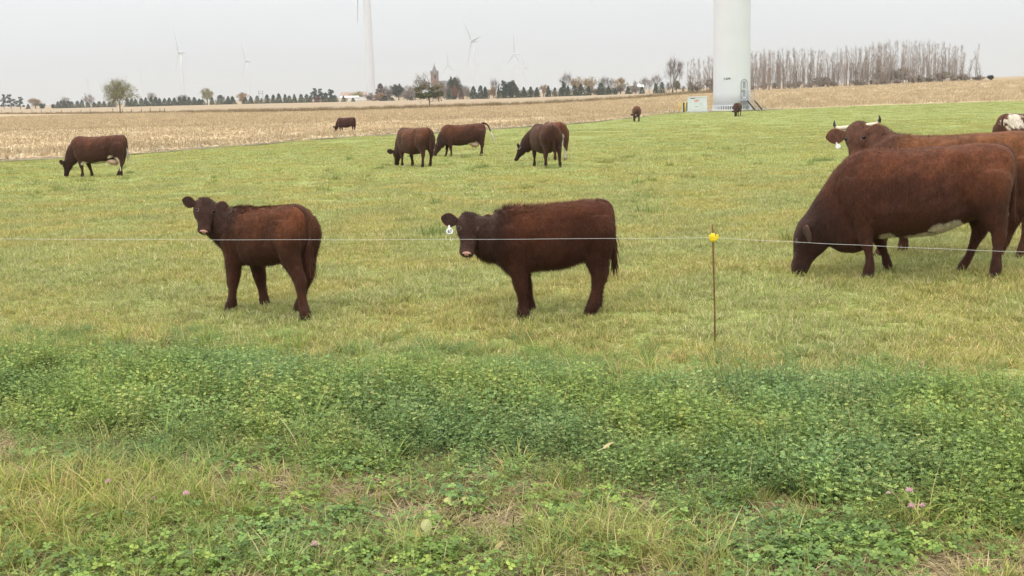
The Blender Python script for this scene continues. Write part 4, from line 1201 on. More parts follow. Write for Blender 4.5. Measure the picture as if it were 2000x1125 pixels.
TREES = [
    ('S', -318.9, 756.8, 9.5, 4.3), ('S', -312.1, 751.2, 9.3, 5.6), ('S', -303.3, 744.0, 7.5, 5.5), ('O', -306.4, 775.9, 6.8, 8.8), ('E', -296.1, 738.0, 3.2, 2.6), ('B', -282.9, 726.8, 3.2, 3.8),
    ('B', -273.2, 718.4, 2.7, 2.5), ('E', -269.0, 714.8, 4.2, 3.1), ('E', -265.9, 712.0, 4.4, 3.1), ('E', -262.7, 709.2, 4.7, 3.1), ('E', -259.5, 706.4, 4.3, 3.1), ('E', -256.4, 703.6, 3.9, 3.1),
    ('H', -288.4, 779.7, 6.9, 6.1), ('H', -260.7, 745.2, 7.9, 6.5), ('E', -251.5, 699.2, 4.1, 3.0), ('E', -247.9, 696.0, 4.4, 3.0), ('E', -242.7, 691.2, 3.4, 3.0), ('E', -237.0, 686.0, 3.2, 3.0),
    ('E', -233.1, 682.4, 3.5, 3.0), ('E', -228.9, 678.4, 3.4, 2.9), ('E', -224.6, 674.4, 3.0, 2.9), ('E', -221.2, 671.2, 3.2, 2.9), ('E', -209.6, 660.0, 5.3, 3.2), ('E', -206.4, 656.8, 4.6, 3.1),
    ('E', -203.1, 653.6, 4.3, 3.1), ('E', -198.7, 649.2, 4.5, 3.1), ('D', -195.6, 659.6, 7.5, 6.3), ('E', -195.1, 645.6, 4.7, 3.4), ('E', -191.1, 641.6, 5.1, 3.3), ('E', -187.6, 638.8, 5.1, 3.3),
    ('E', -185.6, 637.7, 4.2, 3.3), ('E', -182.3, 635.8, 4.1, 3.3), ('E', -179.3, 634.0, 4.3, 3.3), ('E', -176.1, 632.1, 4.2, 3.3), ('E', -172.8, 630.2, 4.4, 3.3), ('E', -169.6, 628.2, 4.9, 3.3),
    ('E', -166.7, 626.5, 4.3, 3.3), ('E', -163.5, 624.6, 4.2, 3.3), ('E', -160.7, 622.8, 3.3, 3.2), ('E', -158.5, 621.5, 3.0, 3.2), ('H', -179.1, 660.3, 6.2, 5.7), ('Y', -158.7, 632.2, 9.0, 7.4),
    ('E', -152.8, 618.0, 3.9, 2.4), ('E', -146.9, 614.4, 4.8, 5.1), ('E', -142.9, 611.9, 4.2, 2.9), ('E', -140.1, 610.1, 4.1, 3.4), ('O', -134.3, 606.5, 5.8, 5.0), ('E', -132.8, 605.5, 3.4, 2.9),
    ('E', -129.5, 603.4, 3.9, 3.1), ('E', -125.9, 601.1, 4.0, 2.4), ('E', -123.2, 599.3, 2.9, 1.6), ('E', -120.0, 597.2, 4.4, 3.1), ('E', -116.4, 594.9, 4.3, 2.6), ('E', -113.2, 592.8, 4.8, 3.4),
    ('E', -109.7, 590.5, 4.4, 2.3), ('E', -107.1, 588.7, 3.6, 2.8), ('E', -104.3, 586.8, 4.3, 2.8), ('E', -100.9, 584.5, 4.2, 2.8), ('E', -97.7, 582.4, 4.1, 2.8), ('E', -95.8, 581.0, 3.3, 2.3),
    ('R', -91.6, 578.1, 3.7, 4.3), ('S', -98.8, 614.0, 7.0, 4.8), ('S', -94.1, 605.6, 6.6, 3.9), ('S', -89.2, 602.2, 6.2, 5.2), ('E', -87.4, 575.2, 4.7, 3.5), ('E', -84.4, 573.1, 3.8, 3.2),
    ('E', -82.2, 571.6, 3.3, 2.5), ('E', -77.8, 568.5, 2.9, 2.0), ('Y', -77.9, 619.8, 5.1, 7.0), ('E', -72.7, 564.8, 1.8, 1.7), ('R', -61.3, 578.3, 8.2, 6.0), ('O', -59.0, 556.1, 3.9, 3.9),
    ('E', -56.9, 554.9, 2.4, 3.1), ('E', -53.2, 552.8, 1.6, 2.2), ('V', -52.9, 584.1, 7.7, 6.9), ('H', -59.0, 598.0, 7.9, 5.7), ('H', -48.7, 597.4, 6.9, 6.8), ('D', -42.7, 588.7, 10.3, 6.7),
    ('H', -46.8, 559.7, 4.8, 5.8), ('H', -42.6, 557.3, 4.2, 4.8), ('E', -43.7, 547.5, 2.1, 1.9), ('V', -26.1, 573.8, 10.2, 6.5), ('H', -24.3, 578.0, 10.7, 4.0), ('H', -29.9, 570.8, 8.3, 5.5),
    ('H', -21.2, 581.3, 6.9, 5.6), ('E', -26.3, 537.4, 4.8, 2.1), ('E', -23.7, 535.9, 3.1, 1.9), ('R', -23.2, 535.6, 6.1, 2.6), ('R', -20.4, 533.9, 5.1, 2.6), ('H', -17.8, 532.4, 5.5, 2.8),
    ('E', -14.8, 530.5, 5.6, 3.2), ('E', -11.8, 528.7, 5.8, 2.8), ('E', -9.5, 527.3, 5.2, 2.5), ('O', -5.9, 525.1, 5.1, 3.2), ('W', -5.5, 556.1, 8.8, 4.4), ('E', -3.6, 523.6, 5.1, 2.0),
    ('E', -1.1, 522.1, 5.2, 2.7), ('E', 1.8, 520.3, 4.9, 2.7), ('E', 4.5, 517.7, 4.8, 2.3), ('S', -1.7, 553.7, 7.9, 4.8), ('V', 2.4, 556.4, 7.3, 6.3), ('S', 3.0, 545.3, 7.7, 4.7),
    ('E', 7.3, 514.8, 4.6, 2.7), ('E', 10.1, 511.8, 4.6, 2.7), ('E', 12.9, 508.9, 4.2, 2.7), ('O', 16.1, 521.1, 5.4, 3.2), ('E', 17.5, 503.9, 4.6, 2.4), ('E', 20.2, 500.9, 3.8, 2.0),
    ('E', 22.9, 498.0, 3.7, 2.4), ('E', 25.3, 495.2, 4.3, 2.4), ('E', 27.9, 492.3, 4.4, 2.6), ('E', 30.5, 489.3, 4.9, 3.0), ('E', 33.2, 486.1, 3.9, 2.3), ('W', 26.4, 530.6, 10.1, 5.1),
    ('S', 24.5, 522.4, 6.2, 3.0), ('G', 31.4, 530.2, 8.5, 5.5), ('G', 36.7, 524.0, 8.2, 5.9), ('E', 38.0, 480.5, 4.9, 3.3), ('E', 40.6, 477.3, 3.3, 2.7), ('E', 43.2, 474.1, 2.4, 1.6),
    ('E', 47.4, 466.1, 3.0, 2.2), ('W', 41.4, 513.1, 7.6, 3.6), ('W', 44.2, 515.0, 7.5, 4.0), ('G', 46.8, 490.7, 6.5, 6.0), ('E', 51.1, 451.0, 2.6, 2.0), ('W', 54.3, 504.1, 5.4, 1.8),
    ('W', 55.8, 484.6, 6.3, 3.4), ('W', 57.1, 478.6, 5.7, 2.5), ('W', 58.4, 465.7, 7.1, 4.0), ('E', 54.5, 435.8, 3.9, 2.1), ('E', 55.8, 429.1, 4.0, 2.2), ('H', 57.3, 421.3, 3.8, 2.4),
    ('K', 58.8, 413.4, 4.3, 2.9), ('H', 60.0, 406.2, 2.5, 1.8),
]
GROVE = [(56.0, 368.1, 9.4), (56.6, 367.0, 9.8), (60.8, 389.0, 9.1), (60.5, 381.1, 10.8), (59.2, 368.2, 10.9), (63.4, 389.9, 10.1), (61.3, 370.8, 10.3), (64.7, 387.0, 11.3), (62.5, 367.6, 10.5), (65.6, 380.2, 11.2), (64.1, 367.7, 11.4), (68.7, 339.1, 11.0), (72.1, 351.9, 11.1), (71.3, 344.5, 11.2), (72.0, 345.3, 11.0), (68.7, 327.0, 10.9), (74.8, 354.4, 10.5), (72.5, 341.1, 10.8), (71.8, 334.2, 11.4), (73.1, 338.0, 11.3), (78.5, 360.1, 11.0), (72.3, 329.7, 9.8), (74.0, 335.8, 10.9), (75.8, 340.6, 11.2), (77.6, 346.6, 11.4), (83.2, 369.9, 11.7), (84.0, 370.1, 10.4), (82.4, 361.4, 11.5), (84.8, 369.3, 9.8), (77.3, 334.0, 11.1), (77.2, 331.4, 10.7), (76.3, 325.4, 10.4), (78.5, 333.0, 11.1), (78.4, 329.6, 10.7), (82.8, 344.9, 10.9), (80.3, 332.9, 10.9), (80.7, 332.0, 11.1), (90.9, 371.9, 11.3), (85.9, 349.9, 11.5), (86.0, 347.5, 9.2), (85.7, 344.3, 9.9), (91.7, 366.8, 11.3), (87.9, 348.4, 11.1), (84.8, 334.8, 11.1), (93.2, 365.9, 11.2), (90.0, 351.6, 9.5), (88.8, 343.9, 10.7), (93.7, 360.0, 10.8), (86.3, 329.4, 9.8), (97.0, 368.5, 10.4), (94.2, 355.9, 10.2), (93.3, 349.8, 10.4), (96.0, 357.2, 10.3), (88.7, 328.5, 9.1), (100.8, 370.2, 10.8), (90.8, 331.0, 9.2), (98.5, 356.4, 11.0), (97.6, 351.8, 10.8), (103.0, 368.6, 10.7), (91.5, 325.6, 9.0), (93.5, 330.4, 11.0), (100.0, 350.9, 11.2), (96.0, 334.5, 9.5), (104.4, 361.4, 10.9), (101.6, 349.7, 10.0), (101.5, 348.0, 10.4), (103.9, 353.6, 11.6), (103.2, 349.6, 10.7), (107.9, 364.4, 10.9), (102.3, 342.9, 10.7), (102.0, 339.6, 11.1), (99.4, 329.5, 9.2), (107.3, 354.2, 11.9), (111.4, 365.3, 11.4), (100.7, 328.1, 11.5), (112.6, 364.3, 12.3), (112.6, 362.5, 11.8), (103.6, 332.0, 11.5), (106.9, 340.9, 11.7), (102.6, 325.3, 10.8), (111.1, 350.6, 11.7), (104.6, 328.6, 11.8), (116.7, 364.8, 12.0), (113.9, 354.5, 12.5), (114.3, 353.6, 10.2), (119.4, 367.8, 12.3), (119.3, 365.8, 12.6), (108.8, 331.6, 11.5), (112.9, 342.0, 11.8), (110.2, 331.8, 11.9), (111.4, 333.4, 11.8), (114.8, 341.5, 11.4), (111.3, 329.4, 11.1), (120.8, 355.7, 12.0), (115.6, 339.1, 11.9), (124.5, 364.0, 10.4), (124.9, 362.9, 12.3), (120.6, 348.3, 11.5), (128.5, 369.1, 11.6), (124.5, 355.6, 11.8), (126.7, 360.0, 12.3), (130.4, 368.6, 12.2), (125.5, 353.2, 11.4), (120.0, 335.8, 11.3), (127.2, 354.5, 11.0), (124.2, 343.8, 10.6), (122.9, 338.3, 10.6), (127.8, 350.4, 10.7), (129.8, 353.9, 11.1), (122.4, 332.3, 9.5), (137.0, 370.8, 11.0), (126.2, 339.7, 9.5), (125.7, 337.1, 9.9), (135.3, 361.6, 9.1), (126.2, 336.2, 9.5), (136.5, 362.2, 10.2), (132.9, 350.7, 10.1), (126.6, 332.4, 9.6), (124.8, 326.5, 8.4), (126.0, 325, 5.8), (127.4, 325, 9.8), (128.3, 325, 7.6), (129.2, 325, 5.3)]

def zone(x):
    return ('at its far left end' if x < -255 else 'left of the round field tree' if x < -215 else 'right of the round field tree' if x < -150 else 'left of the far white turbine' if x < -80
            else 'between far turbine and church' if x < -40 else 'around the church' if x < -16 else 'right of the church' if x < 20 else 'towards its right end')
TLAB = dict(E='small dark evergreen of the shelterbelt', R='rust red tree of the tree line', S='dark ragged flat topped pine of the tree line', O='orange brown autumn tree of the tree line',
            G='pale golden round tree of the tree line', Y='yellow green tree of the tree line', H='hazy leafless tree of the tree line', D='broad twiggy bare tree of the tree line', W='thin bare tree of the tree line',
            V='dense dark broad tree of the tree line', K='olive leaved tree beside the tall bare tree', B='low round dark bush of the tree line')
TL0 = TLAB
for k, x, y, h, w in TREES:
    v = KIT[k]; TLAB = {k: TL0[k] + ', ' + zone(x)}
    plant(TNAME[k], TLAB[k], 'bush' if k == 'B' else 'tree', v[int(RT_.integers(len(v)))], x, y, h, w * (1.4 if k == 'E' else 1.2 if k in 'HWDO' else 1.1), TLAB[k])
POP = [poplar(RT_) for i in range(7)]
RG = np.random.default_rng(77)
GROVE = [(round(x * 1.045 + RG.normal(0, 1.2), 1), round(y * 1.045 + RG.uniform(0, 10), 1), round(h * RG.uniform(.82, 1.0) * 1.03, 1)) for x, y, h in GROVE[11:-8] if RG.random() < .42] + GROVE
for i, (x, y, h) in enumerate(GROVE):
    if i < len(GROVE) - 4:
        plant('bare_tree', 'slender leafless tree in the grove on the right skyline', 'tree', POP[int(RT_.integers(7))], x, y, h, 11.5 * RT_.uniform(.8, 1.25), 'leafless trees of the grove')
for (x, y, h), lb in zip(GROVE[-4:], ('short bare sapling left of the lone tree past the grove', 'lone tall bare tree just past the right end of the grove', 'slim bare tree touching the lone tree past the grove', 'bare sapling right of the lone tree past the grove')):
    plant('bare_tree', lb, 'tree', poplar(RT_, 1), x, y, h, 12.5)
BR = [broadleaf(RT_, (.27, .22, .17), (.37, .30, .24), 1.1, 4, (.20, .17, .145), trunk=.06, ls=.075, twig=2) for i in range(3)]
DB = broadleaf(RT_, (.055, .06, .04), (.10, .10, .065), 2.6, 4, (.1, .08, .06), trunk=.08, ls=.10)
for x, y, h, w, lb, m_ in ((99.6, 378, 3.0, 7, 'green brown shrub at the foot of the grove near the tower', DB), (112, 356, 4.9, 8.0, 'large brown brush thicket under the middle of the grove', BR[0]), (117.5, 357, 4.6, 8.0, 'grey brown brush thicket right of the largest thicket', BR[1]),
                          (124.8, 342, 3.0, 5.0, 'grey brush clump under the right part of the grove', BR[1]), (132.6, 327, 1.4, 2.0, 'small round dark bush alone beyond the grove', DB), (129.6, 336, 1.2, 2.0, 'tiny shrub between the grove and the round bush', BR[2]),
                          (63.5, 372, 4.4, 4.6, 'dark brown brush left of the near turbine tower', BR[2]), (60.0, 374, 3.6, 3.8, 'grey brown bush between the lone bare tree and the tower', BR[0]), (66.5, 378, 3.8, 4.0, 'brown bush behind the left edge of the near tower', BR[1]), (57.2, 371, 3.6, 2.6, 'dark conical evergreen before the bare trees by the tower', KIT['E'][1])):
    plant('shrub' if 'evergreen' not in lb else 'evergreen_tree', lb, 'shrub' if 'evergreen' not in lb else 'tree', m_, x, y, h, w)
i = 0
for px in np.arange(76, 131, 2.9):
    plant('shrub', 'low brown brush along the foot of the grove', 'shrub', BR[i % 3], float(px + RT_.normal(0, .5)), float(np.interp(px, [70, 106, 134], [372, 345, 326]) - 2 + RT_.normal(0, 4)), RT_.uniform(1.4, 2.6), RT_.uniform(3.0, 4.4), 'brush along the grove'); i += 1
for k in range(34):
    u = float(np.interp(k, [0, 20, 21, 33], [-.112, .022, .040, .108])) + RT_.normal(0, .002); yy = float(np.interp(u, [-.11, .02, .11], [585, 545, 470])) + RT_.uniform(0, 25)
    plant('shrub', 'hazy brown undergrowth behind the far evergreens', 'shrub', KIT['H'][k % 3] if k % 2 else BR[k % 3], u * yy, yy, RT_.uniform(2.6, 4.6), RT_.uniform(4.5, 7.0), 'brush behind the shelterbelt')
# three single trees standing in the fields
RW = np.random.default_rng(8)
plant('field_tree', 'round green yellow tree standing alone by the left fence row', 'tree', broadleaf(RW, (.17, .18, .070), (.29, .27, .12), 1.1, 5, (.13, .10, .075), r0=.020, nclump=70, trunk=.24, spread=.72, ls=.034, up=.02), -104.5, 322.1, 9.6, 9.2, rz=.4)
RW = np.random.default_rng(12)
def field_pine(R):
    T, Cn, tips = Tree(), Tree(), []; c = np.array((.14, .115, .095))
    T.seg(np.zeros(3), np.array((0, 0, .55)), .022, .016, c, 6); T.seg(np.array((0, 0, .55)), np.array((.02, 0, .93)), .016, .005, c, 5)
    for i in range(30):
        z = R.uniform(.16, .88); a = R.uniform(0, 6.28); L = R.uniform(.18, .50) * (1.1 - .55 * abs(z - .5)); d = nrm((math.cos(a), math.sin(a), R.uniform(-.05, .7)))
        branching(R, T, np.array((0, 0, z)), d, L * .55, .008, 2, c, .5, tips, .05, (2, 3))
    gl = [((-.40, .0, .60), .13), ((-.33, .1, .43), .15), ((.36, -.1, .46), .14), ((.28, .2, .66), .11), ((-.1, -.3, .42), .15), ((.12, .3, .44), .15), ((.08, -.25, .60), .10), ((-.2, .25, .66), .11), ((.20, .05, .40), .13), ((-.22, -.15, .40), .13)]
    clumpy(R, T, Cn, gl, 210, (.075, .09, .035), (.16, .165, .065), .06, .7)
    clumpy(R, T, Cn, [((R.normal(0, .2), R.normal(0, .2), R.uniform(.3, .8)), .12) for k in range(14)], 45, (.17, .14, .08), (.28, .22, .13), .05, .9)
    for t in tips:
        for k in range(4): Cn.leaf(t + R.normal(0, .02, 3), .06, .005, c * 1.15, R, -.5)
        if R.random() < .5: Cn.leaf(t + R.normal(0, .03, 3), .045, .03, col(R, (.24, .19, .11), (.33, .26, .15)), R)
    return T.mesh('trunk', m_bark), Cn.mesh('crown', m_fol)
plant('field_tree', 'half bare evergreen tree standing alone below the church steeple', 'tree', field_pine(RW), -17.6, 271, 7.1, 6.6, rz=.2)
RW = np.random.default_rng(31)
plant('bare_tree', 'tall bare spreading tree left of the near turbine tower', 'tree', broadleaf(RW, OR, OR2, .05, 5, (.15, .125, .11), r0=.024, trunk=.20, spread=.36, up=.28, twig=2.5), 45.9, 330, 10.6, 5.6, rz=1.0)

# ------------------------------------------------------------------ wind turbines and what belongs to them
m_tower = plain('tower_paint', (.61, .615, .635), .55, .3, var=.03, scale=.4)
m_blade = plain('blade_paint', (.38, .39, .40), .5, .3, var=.02, scale=.3)
m_dark = plain('dark_gap', (.03, .03, .032), .8, .1)
m_vent = plain('vent_grey', (.34, .35, .36), .6, .3, var=.08, scale=8)
m_galv = plain('galvanised_steel', (.36, .37, .38), .45, .4, .5, var=.1, scale=6)
m_blackpaint = plain('black_paint', (.03, .03, .03), .6, .25)
m_whitepaint = plain('white_paint', (.75, .75, .73), .6, .25, var=.04)
m_yellow = plain('bollard_yellow', (.72, .50, .10), .55, .3, var=.1, scale=6)
m_cab = plain('cabinet_pale_green', (.58, .62, .625), .5, .3, var=.04, scale=2)
m_cabd = plain('cabinet_dark_green', (.10, .14, .115), .6, .3)
m_cream = plain('cream_panel', (.68, .58, .42), .6, .3, var=.06)
m_label = plain('label_white', (.80, .79, .77), .5, .3, var=.02)
m_red = plain('label_red', (.62, .12, .07), .5, .3, var=.05)
m_conc = plain('concrete', (.46, .44, .40), .9, .2, var=.15, scale=3)
m_gravel, nt, out = newmat('gravel_pad')
b = principled(nt, out, .95, .15)
wp = worldpos(nt); ff = noise(nt, 6, 5, .75, wp); fb = noise(nt, .8, 3, .5, wp)
nt.links.new(mixrgb(nt, ramp(nt, fb, [(.4, (0, 0, 0)), (.6, (.5, .5, .5))]), ramp(nt, ff, [(.35, (.17, .155, .13)), (.6, (.42, .39, .34))]), (.16, .17, .07)), b.inputs['Base Color']); bump(nt, ff, b, .5, .05)

def lathe(profile, n=32):
    V, F = [], []
    for r, z in profile:
        for k in range(n):
            a = 6.28318530718 * k / n; V.append((r * math.cos(a), r * math.sin(a), z))
    for i in range(len(profile) - 1):
        for k in range(n):
            k2 = (k + 1) % n; F.append((i * n + k, i * n + k2, (i + 1) * n + k2, (i + 1) * n + k))
    F.append(tuple(range(n))[::-1]); F.append(tuple((len(profile) - 1) * n + k for k in range(n)))
    return V, F

def blade_mesh():
    mb = MB(); rings = []
    for t, ch, th, sw in ((0, 1.5, 1.5, 0), (.04, 1.5, 1.4, 0), (.10, 2.4, 1.0, .3), (.18, 3.0, .75, .5), (.30, 2.7, .55, .45), (.5, 2.0, .36, .3), (.7, 1.4, .24, .15), (.88, .9, .15, .0), (.97, .5, .08, -.1), (1.0, .12, .03, -.15)):
        tw = rad(16) * (1 - t) ** 2 + rad(4)
        rings.append(ring((sw * math.cos(tw), sw * math.sin(tw) - 1.2 * t * t, t * 41.0), (math.cos(tw), math.sin(tw), 0), (-math.sin(tw), math.cos(tw), 0), ch / 2, th / 2, th / 2, 2.0))
    loft(mb, rings)
    return mesh_np('blade', mb.v, mb.f, mats=[m_blade], smooth=True)
BLADE = blade_mesh()
TV, TF = lathe([(2.27, 0), (2.25, 2), (2.22, 18), (2.0, 40), (1.65, 62), (1.38, 78.4)], 40)
TOWER = mesh_np('tower', TV, TF, mats=[m_tower], smooth=True)
mb = MB(); rr = []
for yv, w, zt, zb in ((-2.6, 1.1, 1.2, -1.1), (-2.2, 1.55, 1.6, -1.55), (0, 1.75, 1.8, -1.7), (4.5, 1.75, 1.9, -1.6), (6.6, 1.55, 1.7, -1.0), (7.0, 1.2, 1.2, -.6)):
    rr.append(ring((0, yv, (zt + zb) / 2), (1, 0, 0), (0, 0, 1), w, (zt - zb) / 2, (zt - zb) / 2, 5))
loft(mb, rr); mb.box((0, 5.6, 2.2), (.5, .5, .8))
NAC = mesh_np('nacelle', mb.v, mb.f, mats=[m_tower])
mb = MB(); rr = []
for yv, w in ((-2.6, 1.35), (-3.4, 1.45), (-4.3, 1.2), (-4.9, .7), (-5.1, .15)):
    rr.append(ring((0, yv, 0), (1, 0, 0), (0, 0, 1), w, w, w, 2))
loft(mb, rr); HUB = mesh_np('hub', mb.v, mb.f, mats=[m_tower], smooth=True)

def turbine(x, y, label, phi, yaw=-60, z=None, group=None):
    root = empty('wind_turbine', (x, y, float(ter(x, y)) - .1 if z is None else z), rad(yaw))
    tag(root, label, 'wind turbine', group)
    tw = add('tower', TOWER, root)
    add('nacelle', NAC, root, (0, 0, 80)); hb = add('hub', HUB, root, (0, 0, 80))
    for k in range(3):
        bl = add('blade', BLADE, root, (0, -3.8, 80)); bl.rotation_euler = (0, rad(phi + 120 * k), 0)
    return root, tw
turbine(-524.5, 1940, 'large hazy turbine at far left above the single round field tree', -22)
turbine(-528.5, 2450, 'hazy turbine right of the largest far left one', -24)
turbine(-1605, 4600, 'faintest turbine at the far left, nearly lost in haze', -42)
turbine(-1277, 4200, 'faint turbine just right of the round field tree', 2)
turbine(-156, 3290, 'small faint turbine right of the church steeple', -2)
turbine(-48, 1820, 'largest far turbine right of the church steeple', -38, -64)
turbine(21, 2490, 'middle turbine of the three beyond the church', 2, -66)
turbine(63.5, 3900, 'small faint turbine furthest right beyond the church', -24, -66)
ft, _ = turbine(-70.6, 622, 'white turbine tower in the far field with one blade tip hanging down', 183, -58)

def cabinet(root_name, label, x, y, rz, w, d, h, detail):
    root = empty(root_name, (x, y, float(ter(x, y))), rz); tag(root, label, 'transformer')
    MB().box((0, 0, .06), (w + .3, d + .3, .20)).build('plinth', m_conc, root)
    MB().box((0, 0, .16 + (h - .26) / 2), (w, d, h - .26)).build('housing', m_cab if detail else m_whitepaint, root)
    MB().box((0, 0, h - .06), (w + .08, d + .08, .09)).build('lid', m_cab if detail else m_whitepaint, root)
    if detail:
        yf = -d / 2
        o = MB().box((-.30, yf - .012, .92), (1.02, .024, 1.26)).build('door', m_cab, root)
        for z in (.36, .62): pass
        MB().box((-.12, yf - .030, 1.42), (.60, .010, .30)).build('warning_label', m_label, o)
        MB().box((-.12, yf - .037, 1.36), (.52, .004, .13)).build('label_band', m_red, o)
        for xx, ww in ((-.30, .12), (-.10, .16), (.10, .12)): MB().box((xx, yf - .037, 1.51), (ww, .004, .055)).build('label_text', m_blackpaint, o)
        MB().box((-.12, yf - .030, .62), (.62, .010, .26)).build('name_plate', m_label, o)
        MB().box((-.12, yf - .037, .66), (.50, .004, .07)).build('plate_text', m_blackpaint, o)
        q = MB().box((.66, yf - .012, .92), (.84, .024, 1.26)).build('door', m_cab, root)
        MB().tube([(.34, yf - .03, .98), (.34, yf - .09, 1.0), (.50, yf - .09, 1.08)], .018, 6).build('handle', m_galv, q)
        MB().box((-.55, yf - .012, 1.66), (.55, .02, .05)).build('rating_plate', m_blackpaint, root)
    return root
TX, TY = 27.65, 146.6
TRZ = -.187
tz = float(ter(TX, TY))
nt_root, tower = turbine(TX, TY, 'huge white turbine tower with door and steps, cut by the top edge', 25, 100, tz + .12)
# its base fittings are turned to the door side
def rot_in(o): o.rotation_euler = (0, 0, TRZ - rad(100)); return o
base = MB(); V, F = lathe([(2.42, -.12), (2.42, .06)], 48); base.raw(V, F); rot_in(base.build('base_ring', m_whitepaint, nt_root))
V, F = lathe([(2.31, .06), (2.31, .46)], 48); q = MB(); q.raw(V, F); slot = rot_in(q.build('bolt_gap', m_dark, nt_root))
q = MB()
for k in range(64):
    a = 6.28318 * k / 64; q.box((2.34 * math.cos(a), 2.34 * math.sin(a), .26), (.11, .085, .40), Matrix.Rotation(a, 3, 'Z'))
o = q.build('gusset_plates', m_whitepaint, slot); o['kind'] = 'stuff'
V, F = lathe([(2.30, .46), (2.36, .46), (2.36, .56), (2.30, .56)], 48); q = MB(); q.raw(V, F); rot_in(q.build('flange', m_tower, nt_root))
# painted number on the shell, bent round it
cu = bpy.data.curves.new('painted_number', 'FONT'); cu.body = 'F-079'; cu.size = .36; cu.align_x = 'CENTER'; cu.align_y = 'CENTER'; cu.offset = .008
tmp = bpy.data.objects.new('tmp', cu); COL.objects.link(tmp); dg = bpy.context.evaluated_depsgraph_get()
nm = bpy.data.meshes.new_from_object(tmp.evaluated_get(dg)); bpy.data.objects.remove(tmp)
a0 = rad(-90 - 14.5)
for v in nm.vertices:
    a = a0 + v.co.x / 2.25; v.co = Vector((2.262 * math.cos(a), 2.262 * math.sin(a), 3.72 + v.co.y))
nm.materials.clear(); nm.materials.append(m_blackpaint); nm.name = 'painted_number'
rot_in(add('painted_number', nm, nt_root))
# door and steps, built facing outwards along +X of a frame at the door's bearing
DR = rad(-90 + 41)
def door_part(mb, name, mat, parent=None, smooth=False):
    o = mb.build(name, mat, nt_root if parent is None else parent, smooth=smooth)
    if parent is None: o.rotation_euler = (0, 0, TRZ - rad(100) + DR)
    return o
def oval(x, w, h, zc, t, n=28, hole=None):
    """stadium plate facing +X"""
    pts = []
    r = w / 2; s = h / 2 - r
    for k in range(n):
        a = 6.28318 * k / n; pts.append((math.cos(a) * r, math.sin(a) * r + (s if math.sin(a) >= 0 else -s)))
    V = [(x, p, zc + q_) for p, q_ in pts] + [(x + t, p, zc + q_) for p, q_ in pts]; m_ = n
    if hole is None:
        return V, [tuple(range(m_))[::-1], tuple(range(m_, 2 * m_))] + [(i, (i + 1) % m_, m_ + (i + 1) % m_, m_ + i) for i in range(m_)]
    k2 = hole
    V += [(x + t, p * k2, zc + q_ * (1 - (1 - k2) * w / h)) for p, q_ in pts] + [(x, p * k2, zc + q_ * (1 - (1 - k2) * w / h)) for p, q_ in pts]
    F = []
    for i in range(m_):
        j = (i + 1) % m_
        F += [(i, j, m_ + j, m_ + i), (m_ + i, m_ + j, 2 * m_ + j, 2 * m_ + i), (2 * m_ + i, 2 * m_ + j, 3 * m_ + j, 3 * m_ + i)]
    return V, F
q = MB(); q.raw(*oval(2.17, 1.02, 2.50, 2.42, .12, hole=.86)); dframe = door_part(q, 'door_frame', m_galv)
q = MB(); q.raw(*oval(2.14, .86, 2.34, 2.42, .10)); dr = door_part(q, 'door', m_tower)
for zc in (2.95, 1.98):
    vt = MB().box((2.245, 0, zc), (.02, .42, .84)).build('vent', m_vent, dr)
    for k in range(7):
        MB().box((2.262, 0, zc - .36 + k * .12), (.02, .40, .035), Matrix.Rotation(rad(35), 3, 'Y')).build('louvre', m_vent, vt)
MB().tube([(2.25, -.33, 2.2), (2.30, -.33, 2.2), (2.30, -.33, 2.4)], .02, 6).build('handle', m_blackpaint, dr)
st = door_part(MB().box((2.85, 0, 1.06), (1.25, 1.15, .07)), 'platform', m_galv)
q = MB()
for sy in (-.57, .57):
    for xx in (2.35, 3.42): q.tube([(xx, sy, -.1), (xx, sy, 2.15)], .024, 6)
    q.tube([(2.35, sy, 2.15), (3.42, sy, 2.15)], .024, 6); q.tube([(2.35, sy, 1.62), (3.42, sy, 1.62)], .02, 6)
door_part(q, 'railing', m_galv)
for sy in (-.57, .57):
    q = MB()
    for k in range(9):
        t0, t1 = k / 9, (k + 1) / 9
        a_, b_ = Vector((3.48 + 1.35 * t0, sy, 1.06 - 1.12 * t0)), Vector((3.48 + 1.35 * t1, sy, 1.06 - 1.12 * t1))
        q.box((a_ + b_) / 2, ((b_ - a_).length * .99, .06, .17), Matrix.Rotation(math.atan2(1.12, 1.35), 3, 'Y'))
    so = door_part(q, 'stringer', m_blackpaint)
    if sy > 0:
        for k in (0, 2, 4, 6, 8):
            t0 = (k + .5) / 9; MB().box((3.48 + 1.35 * t0, sy + .034, 1.06 - 1.12 * t0), (.10, .006, .13), Matrix.Rotation(math.atan2(1.12, 1.35), 3, 'Y')).build('reflective_stripe', m_whitepaint, so)
    q = MB().tube([(3.42, sy, 2.15), (4.9, sy, .95)], .022, 6).tube([(4.86, sy, -.05), (4.86, sy, .98)], .022, 6); door_part(q, 'handrail', m_galv)
for k in range(5):
    door_part(MB().box((3.60 + .27 * k, 0, .86 - .21 * k), (.27, 1.06, .04)), 'tread', m_galv)
cabinet('transformer_cabinet', 'pale green transformer cabinet with warning label beside the tower', 22.45, 140.6, TRZ + .06, 2.25, 1.7, 1.85, True)
root = empty('meter_cabinet', (21.42, 142.6, float(ter(21.42, 142.6))), TRZ); tag(root, 'small dark green cabinet in cream frame behind the yellow bollards', 'cabinet')
MB().box((0, 0, .62), (.72, .5, 1.16)).build('housing', m_cabd, root)
q = MB().box((-.42, -.05, .62), (.10, .66, 1.30)).box((0, -.05, 1.24), (.76, .66, .10)); q.build('frame', m_cream, root)
